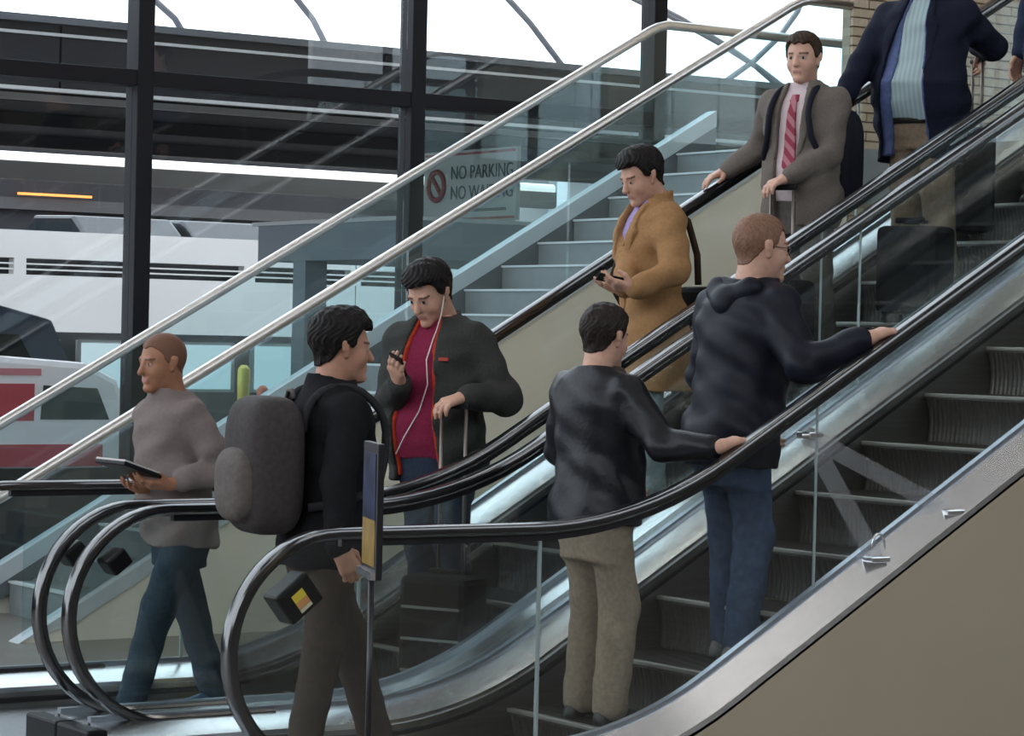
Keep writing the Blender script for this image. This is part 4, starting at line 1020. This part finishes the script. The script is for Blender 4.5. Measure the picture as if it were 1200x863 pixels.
backpack('large charcoal backpack worn by the man in the black jacket', loc, th, B, fabric('charcoal_nylon', (0.055, 0.048, 0.048), 0.7), fabric('grey_brown_nylon', (0.115, 0.098, 0.092), 0.7), 0.36, 0.54, 0.25, 0.93, 0.045, fabric('dark_strap', (0.03, 0.03, 0.033)))

# 2 man in leather jacket holding the near handrail
loc, th = (1.72, YC1, 0.115), 4
k = 1.745/1.78
wr_ = np.array([1.865, 0.04, rz_rail(1.865)+0.055])
B = Body(1.745, lean=0.02, belly=0.03, feet=(foot(0.04, 0.12), foot(0.0, -0.12)), broad=1.10, hands={'L': ((0.22*k, 0.16*k, 1.02*k), (-0.4, 1, -0.3), {'n': (0, -1, 0), 'curl': 0.5}), 'R': (to_local(loc, th, wr_), (0, -0.6, -1), {'n': dir_local(th, (0.35, 0.0, -1)), 'd': dir_local(th, (0.93, -0.1, 0.30)), 'curl': 0.42, 'thumb': 0.3})}, head=(10, 6))
LEA = mat('black_leather', (0.006, 0.0065, 0.010), 0.40, vary=0.2, scale=40, bump=0.2, spec=0.32)
person('man in black leather jacket and khaki trousers seen from behind on the near escalator', loc, th, B, SK2, HR_DK,
       [dict(name='jacket', m=LEA, off=0.036, hem=0.86, flare=0.012, collar=(0.03, 0.072), bag=0.010, sleeve=0.87, fold=0.0045, pads=True)], 2, 0.013, trousers=fabric('khaki_trousers', (0.30, 0.235, 0.175)), tr_bag=0.03)

# 3 tall man in dark hooded jacket and jeans
loc, th = (2.40, YC1-0.05, 0.346), 2
k = 1.93/1.78
wr_ = np.array([2.635, 0.035, rz_rail(2.635)+0.06])
B = Body(1.93, lean=0.16, belly=0.02, feet=(foot(0.10, 0.11), foot(-0.02, -0.11)), broad=1.02, hands={'L': ((0.25*k, 0.18*k, 0.95*k), (-0.6, 1, -0.3), {'n': (0, -1, 0), 'curl': 0.5}), 'R': (to_local(loc, th, wr_), (-0.3, -0.5, -1), {'n': dir_local(th, (0.35, 0.0, -1)), 'd': dir_local(th, (0.92, -0.12, 0.35)), 'curl': 0.40, 'thumb': 0.3})}, head=(-14, 4))
p3 = person('tall man in navy hooded jacket and blue jeans gripping the near handrail', loc, th, B, SK2, HR_RED,
            [dict(name='jacket', m=mat('navy_shell', (0.008, 0.009, 0.017), 0.5, vary=0.25, scale=14, bump=0.2, spec=0.2), off=0.046, hem=0.78, flare=0.015, bag=0.016, sleeve=0.88, fold=0.0065, pads=True)], 3, 0.006, trousers=fabric('blue_jeans', (0.055, 0.080, 0.135), 0.85, 0.2, 25), tr_bag=0.025, shoe_m=mat('grey_trainers', (0.16, 0.15, 0.15), 0.6))
def hood(P):
    q = (P-np.array([float(B.sx(1.5*k))-0.095*k, 0, 1.455*k]))
    return uni([rc((0.0, -0.095*k, 0.03), (-0.03, 0, -0.02), 0.05*k, 0.062*k), rc((-0.03, 0, -0.02), (0.0, 0.095*k, 0.03), 0.062*k, 0.05*k), rc((0.0, 0.09*k, 0.03), (0.10*k, 0.085*k, 0.03), 0.045*k, 0.03*k), rc((0.0, -0.09*k, 0.03), (0.10*k, -0.085*k, 0.03), 0.045*k, 0.03*k)], 0.03)(q)+wr(P, 0.004, 30, 2)
V, Fq = sdf_data(hood, (-0.32, -0.24, 1.36*k), (0.22, 0.24, 1.60*k), 0.011); mesh_obj('hood', V, Fq, MATS['navy_shell'], p3)
gl_ = empty('spectacles', loc, math.radians(th), 'thin framed spectacles on the tall man gripping the rail', 'spectacles')
def hp(v): return tuple(B.HR@(np.array(v)*k)+B.hc)
for s in (1, -1):
    tube('temple_arm', [hp((0.098, s*0.064, 0.008)), hp((0.04, s*0.080, 0.010)), hp((-0.02, s*0.082, 0.010))], 0.0022, M_steel_d, gl_, 6)
    tube('rim', [hp((0.100-abs(math.cos(a))*0.004, s*(0.034+0.026*math.cos(a)), 0.002+0.018*math.sin(a))) for a in [math.radians(t) for t in range(0, 361, 30)]], 0.002, M_steel_d, gl_, 6)

# 4 walking man stepping off the descending escalator
loc, th = (0.60, YC2, 0.0), 184
k = 1.70/1.78
rh = to_local(loc, th, onY(175, 572, YC2-0.02)); lh = to_local(loc, th, onY(200, 568, YC2-0.22))
B = Body(1.70, lean=0.12, belly=0.03, feet=(foot(0.28, 0.09), foot(-0.26, -0.09)), toe=(0, 0), hands={'L': (lh, (-1, 0.5, -0.4), {'n': (0, -0.4, 1), 'curl': 0.4, 'd': (0.9, -0.3, 0.0)}), 'R': (rh, (-1, -0.5, -0.4), {'n': (0, 0.4, 1), 'curl': 0.4, 'd': (0.9, 0.2, 0.0)})}, head=(0, 6))
person('walking man in taupe shirt and dark jeans leaving the far escalator', loc, th, B, skin_mat(4, (0.36, 0.17, 0.10)), mat('cropped_russet_hair', (0.16, 0.07, 0.04), 0.7),
       [dict(name='shirt', m=fabric('taupe_shirt', (0.19, 0.155, 0.148), vary=0.05), off=0.028, hem=0.80, flare=0.015, collar=(0.03, 0.070), bag=0.012, fold=0.007, sleeve=0.75)], 4, 0.004, trousers=fabric('dark_teal_jeans', (0.030, 0.050, 0.070)), tr_bag=0.02, shoe_m=mat('blue_trainers', (0.03, 0.08, 0.15), 0.5))
q = to_world(loc, th, (B.wri['L']+B.wri['R'])/2+np.array([0.14, 0, 0.03]))
fd = empty('folder', q, math.radians(th), 'black folder held in front by the walking man', 'folder')
box('cover', (0.02, 0, 0.05), (0.20, 0.26, 0.02), M_rubberbox, fd, 0.006, Matrix.Rotation(math.radians(-18), 3, 'Y')); box('pages', (0.02, 0, 0.063), (0.19, 0.25, 0.008), mat('paper', (0.55, 0.52, 0.50), 0.8), fd, 0, Matrix.Rotation(math.radians(-18), 3, 'Y'))

# 5 man in grey fleece over a red sweater looking at his phone
loc, th = (1.95, YC2-0.02, 0.231), 206
k = 1.85/1.78
rh = on_local_x(462, 436, loc, th, 0.34); lh = on_local_x(530, 470, loc, th, 0.30)
B = Body(1.85, lean=0.04, belly=0.05, feet=FB, broad=1.10, hands={'L': (lh+np.array([-0.05, 0.04, 0.02]), (-0.7, 0.6, -0.8), {'n': (0.2, -0.3, -1), 'curl': 0.55, 'd': (0.8, -0.45, -0.25), 'thumb': 0.6}), 'R': (rh+np.array([-0.05, 0.0, -0.05]), (-0.4, -0.5, -1), {'n': (-0.5, 0.35, 0.8), 'curl': 0.40, 'd': (0.75, 0.25, 0.55), 'thumb': 0.8})}, head=(-6, 30))
OPN = [(0.70, 0.125, -0.02), (1.00, 0.120, -0.02), (1.25, 0.095, -0.015), (1.40, 0.08, -0.01), (1.50, 0.065, 0), (1.62, 0.06, 0)]
p5 = person('dark haired man in charcoal fleece and crimson sweater reading a phone', loc, th, B, SK1, HR_BLK,
       [dict(name='sweater', m=fabric('crimson_knit', (0.20, 0.018, 0.052), 0.9, 0.12, 90), off=0.014, hem=0.88, fold=0.003, sleeve=0.0, collar=(0.035, 0.072)),
        dict(name='jacket_lining', m=fabric('red_orange_lining', (0.42, 0.045, 0.02)), off=0.028, hem=0.80, open=[(z, w-0.016, y) for z, w, y in OPN], fold=0.002, sleeve=0.0),
        dict(name='fleece_jacket', m=fabric('charcoal_fleece', (0.042, 0.043, 0.040), 0.95, 0.15, 120, 0.3), off=0.042, hem=0.78, flare=0.02, open=OPN, bag=0.014, fold=0.006, pads=True, collar=(0.055, 0.086))], 5, 0.022, trousers=fabric('dark_blue_jeans', (0.028, 0.040, 0.065)), tr_bag=0.025, shoe_m=mat('grey_trainers', (0.16, 0.15, 0.15), 0.6))
em = box('chest_emblem', (torso_front(B, 1.33*k, 0.035), 0.13*k, 1.335*k), (0.012, 0.05, 0.016), mat('red_embroidery', (0.35, 0.05, 0.03), 0.8), p5)
phone_at('dark smartphone in the hand of the man in charcoal fleece', loc, th, B, 'R')
eb = empty('earphones', loc, math.radians(th), 'white earphone cable on the man in charcoal fleece', 'earphones')
ear = B.HR@(np.array([0.0, 0.082, -0.01])*k)+B.hc
zf = [(1.42, 0.05), (1.33, 0.035), (1.22, 0.05), (1.10, 0.02), (0.98, -0.06), (0.90, -0.12)]
tube('cable', [tuple(ear), tuple(ear+np.array([0.03, 0.005, -0.09])), (torso_front(B, 1.47*k, 0.03), 0.055*k, 1.47*k)] + [(torso_front(B, z*k, 0.028), y*k, z*k) for z, y in zf], 0.0032, mat('earphone_white', (0.7, 0.65, 0.63), 0.5), eb, 6)
hx = to_world(loc, th, B.wri['L']+np.array([0.075, -0.03, -0.03]))
zf_ = 0.0
suitcase('black suitcase standing below the man in charcoal fleece', (hx[0]-0.02, hx[1], zf_), math.radians(th+180), 0.58, 0.36, 0.22, hx[2]-zf_-0.02, fabric('black_case', (0.014, 0.014, 0.016)), M_steel_d)
wt = tube('wristwatch', [to_world(loc, th, B.wri['L']+(B.elb['L']-B.wri['L'])*0.10+np.array([0.0, 0.034*math.cos(a), 0.034*math.sin(a)])) for a in [math.radians(t) for t in range(0, 361, 30)]], 0.007, M_steel, None, 8)
tag(wt, 'steel wristwatch on the man in charcoal fleece', 'watch')

# 6 man in camel overcoat
loc, th = (3.22, YC2+0.0, 0.924), 170
k = 1.76/1.78
lh = on_local_x(728, 338, loc, th, 0.34); rh = lh+np.array([0.02, -0.07, -0.055])
B = Body(1.76, lean=0.04, feet=FS, broad=1.02, hands={'L': (lh+np.array([-0.06, 0.02, 0.0]), (-0.7, 0.6, -1), {'n': (-0.2, -0.4, 1), 'curl': 0.38, 'd': (0.92, -0.25, 0.18), 'thumb': 0.8}), 'R': (rh+np.array([-0.06, 0, -0.03]), (-0.5, -0.7, -1), {'n': (0.0, 0.4, 1), 'curl': 0.30, 'd': (0.95, 0.1, 0.05), 'thumb': 0.6})}, head=(6, 24))
CAM_ = fabric('camel_wool', (0.335, 0.185, 0.085), 0.9, 0.08, 60)
OPC = [(0.5, 0.012, -0.03), (0.95, 0.012, -0.03), (1.10, 0.02, -0.02), (1.30, 0.06, -0.01), (1.48, 0.075, 0), (1.62, 0.07, 0)]
p6 = person('dark haired man in camel overcoat looking down at his phone', loc, th, B, SK1, HR_BLK,
       [dict(name='shirt', m=fabric('lavender_shirt', (0.34, 0.28, 0.52)), off=0.010, hem=0.90, fold=0.002, sleeve=0.0, collar=(0.04, 0.068)),
        dict(name='overcoat', m=CAM_, off=0.038, hem=0.56, flare=0.045, open=OPC, bag=0.014, fold=0.006, pads=True, collar=(0.075, 0.084)), dict(name='lapel', m=CAM_, off=0.048, hem=1.0, open=OPC, band=[(1.08, 0.0), (1.16, 0.03), (1.36, 0.065), (1.38, 0.045), (1.50, 0.03)], fold=0.004, sleeve=0.0, h=0.008)], 6, 0.022, trousers=fabric('pale_grey_jeans', (0.30, 0.35, 0.36)), tr_bag=0.025, shoe_m=mat('brown_leather_shoe', (0.10, 0.05, 0.03), 0.4))
phone_at('smartphone in the hands of the man in camel overcoat', loc, th, B, 'L')
sb = empty('shoulder_bag', loc, math.radians(th), 'dark shoulder bag slung behind the man in camel overcoat', 'bag')
sx_ = [(-0.20, 0.12, 1.10), (-0.185, 0.13, 1.25), (-0.13, 0.125, 1.42), (-0.03, 0.115, 1.495), (0.07, 0.09, 1.43), (0.135, 0.03, 1.33), (0.165, -0.06, 1.22), (0.15, -0.17, 1.10), (0.06, -0.225, 1.0), (-0.10, -0.20, 0.98), (-0.19, -0.08, 0.98)]
bm = bmesh.new(); tube_bm(bm, [(x*k, y*k, z*k) for x, y, z in sx_], 0.018, 8); bm_obj('strap', bm, fabric('dark_brown_strap', (0.045, 0.028, 0.020)), sb, True)
bm = bmesh.new(); add_box(bm, (-0.245*k, 0.03, 0.95*k), (0.10, 0.30, 0.28), 0.03); bm_obj('bag', bm, fabric('black_case', (0.014, 0.014, 0.016)), sb)

# 7 man in grey suit with backpack, hand on the far handrail
loc, th = (4.27, YC2+0.10, 1.617), 203
k = 1.73/1.78
rw = np.array([4.20, Y4-0.01, rz_rail(4.20)+0.055])
lh = on_local_x(912, 214, loc, th, 0.29)
B = Body(1.73, lean=0.02, belly=0.035, feet=FB, broad=1.06, hands={'L': (lh+np.array([-0.05, 0.03, 0.03]), (-0.6, 1, -0.3), {'n': (0.25, -0.3, -1), 'curl': 0.5, 'd': (0.7, -0.5, -0.35), 'thumb': 0.6}), 'R': (to_local(loc, th, rw), (-0.5, -0.6, -0.8), {'n': dir_local(th, (-0.3, 0.0, -1)), 'd': dir_local(th, (-0.9, 0.12, -0.35)), 'curl': 0.35, 'thumb': 0.3})}, head=(6, 4))
GREY = fabric('taupe_grey_wool', (0.150, 0.128, 0.112), 0.85, 0.08, 90)
OPS = [(0.60, 0.075, -0.03), (0.90, 0.065, -0.03), (1.05, 0.060, -0.02), (1.20, 0.066, -0.01), (1.40, 0.070, 0), (1.50, 0.060, 0), (1.62, 0.05, 0)]
p7 = person('man in taupe grey suit and crimson tie with one hand on the far handrail', loc, th, B, SK2, HR_BRN,
       [dict(name='shirt', m=fabric('pale_pink_shirt', (0.62, 0.52, 0.54), 0.8, 0.03), off=0.012, hem=0.88, fold=0.002, sleeve=0.0, collar=(0.040, 0.066)),
        dict(name='suit_jacket', m=GREY, off=0.032, hem=0.74, flare=0.025, open=OPS, bag=0.010, fold=0.005, pads=True, collar=(0.035, 0.080)), dict(name='lapel', m=GREY, off=0.041, hem=1.0, open=OPS, band=[(1.08, 0.0), (1.16, 0.03), (1.36, 0.065), (1.38, 0.045), (1.50, 0.03)], fold=0.004, sleeve=0.0, h=0.008)], 7, 0.013, trousers=fabric('taupe_trousers', (0.12, 0.105, 0.095)), tr_bag=0.03)
tie(p7, B, striped('crimson_striped_tie', (0.26, 0.02, 0.05), (0.42, 0.16, 0.19), 9, diag=True), 0.017)
backpack('navy black backpack worn by the man in the grey suit', loc, th, B, fabric('navy_black_nylon', (0.012, 0.013, 0.022), 0.6), fabric('navy_black_nylon2', (0.018, 0.019, 0.030), 0.6), 0.38, 0.56, 0.27, 0.84, 0.04, fabric('navy_black_nylon', (0.012, 0.013, 0.022)), mat('red_patch', (0.5, 0.02, 0.03), 0.6))
hx = to_world(loc, th, B.wri['L']+np.array([0.07, -0.03, -0.04]))
suitcase('dark suitcase held in front by the man in the grey suit', (hx[0], hx[1], 0.231*6 if hx[0] > XI+2.4 else 0.231*5), math.radians(th+180), 0.62, 0.38, 0.24, hx[2]-0.231*6-0.02, fabric('dark_grey_case', (0.022, 0.022, 0.026)), M_steel_d)
suitcase('charcoal suitcase on the step behind the man in the grey suit', (4.75, YC2-0.26, 0.231*8), math.radians(200), 0.46, 0.36, 0.24, 0.53, fabric('black_case2', (0.018, 0.018, 0.021)), M_steel_d)

# 8 man in navy blazer and khaki trousers holding a suitcase handle
loc, th = (5.04, YC2+0.03, 2.079), 207
k = 1.80/1.78
lh = on_local_x(1146, 62, loc, th, -0.48); rh = to_local(loc, th, onY(990, 112, YC2+0.20))
B = Body(1.80, lean=-0.02, belly=0.075, feet=FB, broad=1.16, hands={'L': (lh+np.array([0.0, 0.0, 0.04]), (0.2, 1, -0.6), {'n': (0.3, -0.8, -0.3), 'curl': 0.6, 'd': (-0.45, 0.1, -0.8), 'thumb': 0.7}), 'R': (rh, (-1, -0.5, 0), {'n': (0.15, 1, 0), 'curl': 0.5, 'd': (0.2, 0.05, -1)})}, head=(4, 2))
OPB = [(0.60, 0.150, -0.05), (0.85, 0.135, -0.05), (1.00, 0.128, -0.045), (1.20, 0.110, -0.035), (1.40, 0.072, -0.01), (1.50, 0.060, 0), (1.62, 0.05, 0)]
p8 = person('stout man in navy blazer and khaki trousers at the top with head out of view', loc, th, B, SK1, HR_BRN,
       [dict(name='shirt', m=striped('pale_teal_striped_shirt', (0.30, 0.40, 0.43), (0.38, 0.48, 0.50), 12, 1), off=0.016, hem=0.85, fold=0.004, sleeve=0.0, collar=(0.040, 0.066)),
        dict(name='blazer_lining', m=fabric('slate_blue_lining', (0.085, 0.115, 0.24), 0.6), off=0.026, hem=0.67, flare=0.02, open=[(z, w-0.042 if z < 1.3 else w-0.015, y+0.028 if z < 1.3 else y) for z, w, y in OPB], fold=0.002, sleeve=0.0),
        dict(name='blazer', m=fabric('navy_wool', (0.010, 0.012, 0.026), 0.8, 0.1, 90), off=0.040, hem=0.64, flare=0.03, open=OPB, bag=0.014, fold=0.005, pads=True, collar=(0.035, 0.082)), dict(name='lapel', m=MATS['navy_wool'], off=0.049, hem=1.0, open=OPB, band=[(1.08, 0.0), (1.16, 0.03), (1.36, 0.065), (1.38, 0.045), (1.50, 0.03)], fold=0.004, sleeve=0.0, h=0.008)], 8, 0.013, trousers=fabric('khaki_chinos', (0.27, 0.205, 0.145)), tr_bag=0.035)
belt = sdf_data(lambda P: np.maximum(B.torso(0.020, 0.835*k, 0.868*k)(P), -B.torso(0.004)(P)), (-0.3, -0.3, 0.80*k), (0.36, 0.3, 0.90*k), 0.009)
mesh_obj('belt', belt[0], belt[1], mat('black_belt', (0.015, 0.012, 0.012), 0.4), p8)
hx = to_world(loc, th, B.wri['L']+np.array([-0.04, -0.02, -0.085]))
suitcase('black suitcase whose handle the man in the navy blazer holds', (hx[0]-0.06, hx[1]+0.02, 0.231*int((hx[0]-XI)/0.4)), math.radians(-20), 0.58, 0.38, 0.24, hx[2]-0.231*int((hx[0]-XI)/0.4), fabric('black_case3', (0.012, 0.014, 0.018)), M_steel_d)

# 9 passenger in a navy coat just inside the right edge
pe = onY(1197, 60, YC2)
loc, th = (pe[0]+0.28, YC2, 0.231*11), 180
B = Body(1.75, feet=FS, hands={'L': hang('L', 1.0), 'R': hang('R', 1.0)})
person('passenger in navy coat cut off by the right edge of the frame', loc, th, B, SK1, HR_BRN,
       [dict(name='coat', m=fabric('navy_coat', (0.020, 0.028, 0.055)), off=0.036, hem=0.66, flare=0.03, bag=0.01, collar=(0.04, 0.08), h=0.016)], 9, trousers=fabric('dark_grey_trousers', (0.05, 0.05, 0.055)))
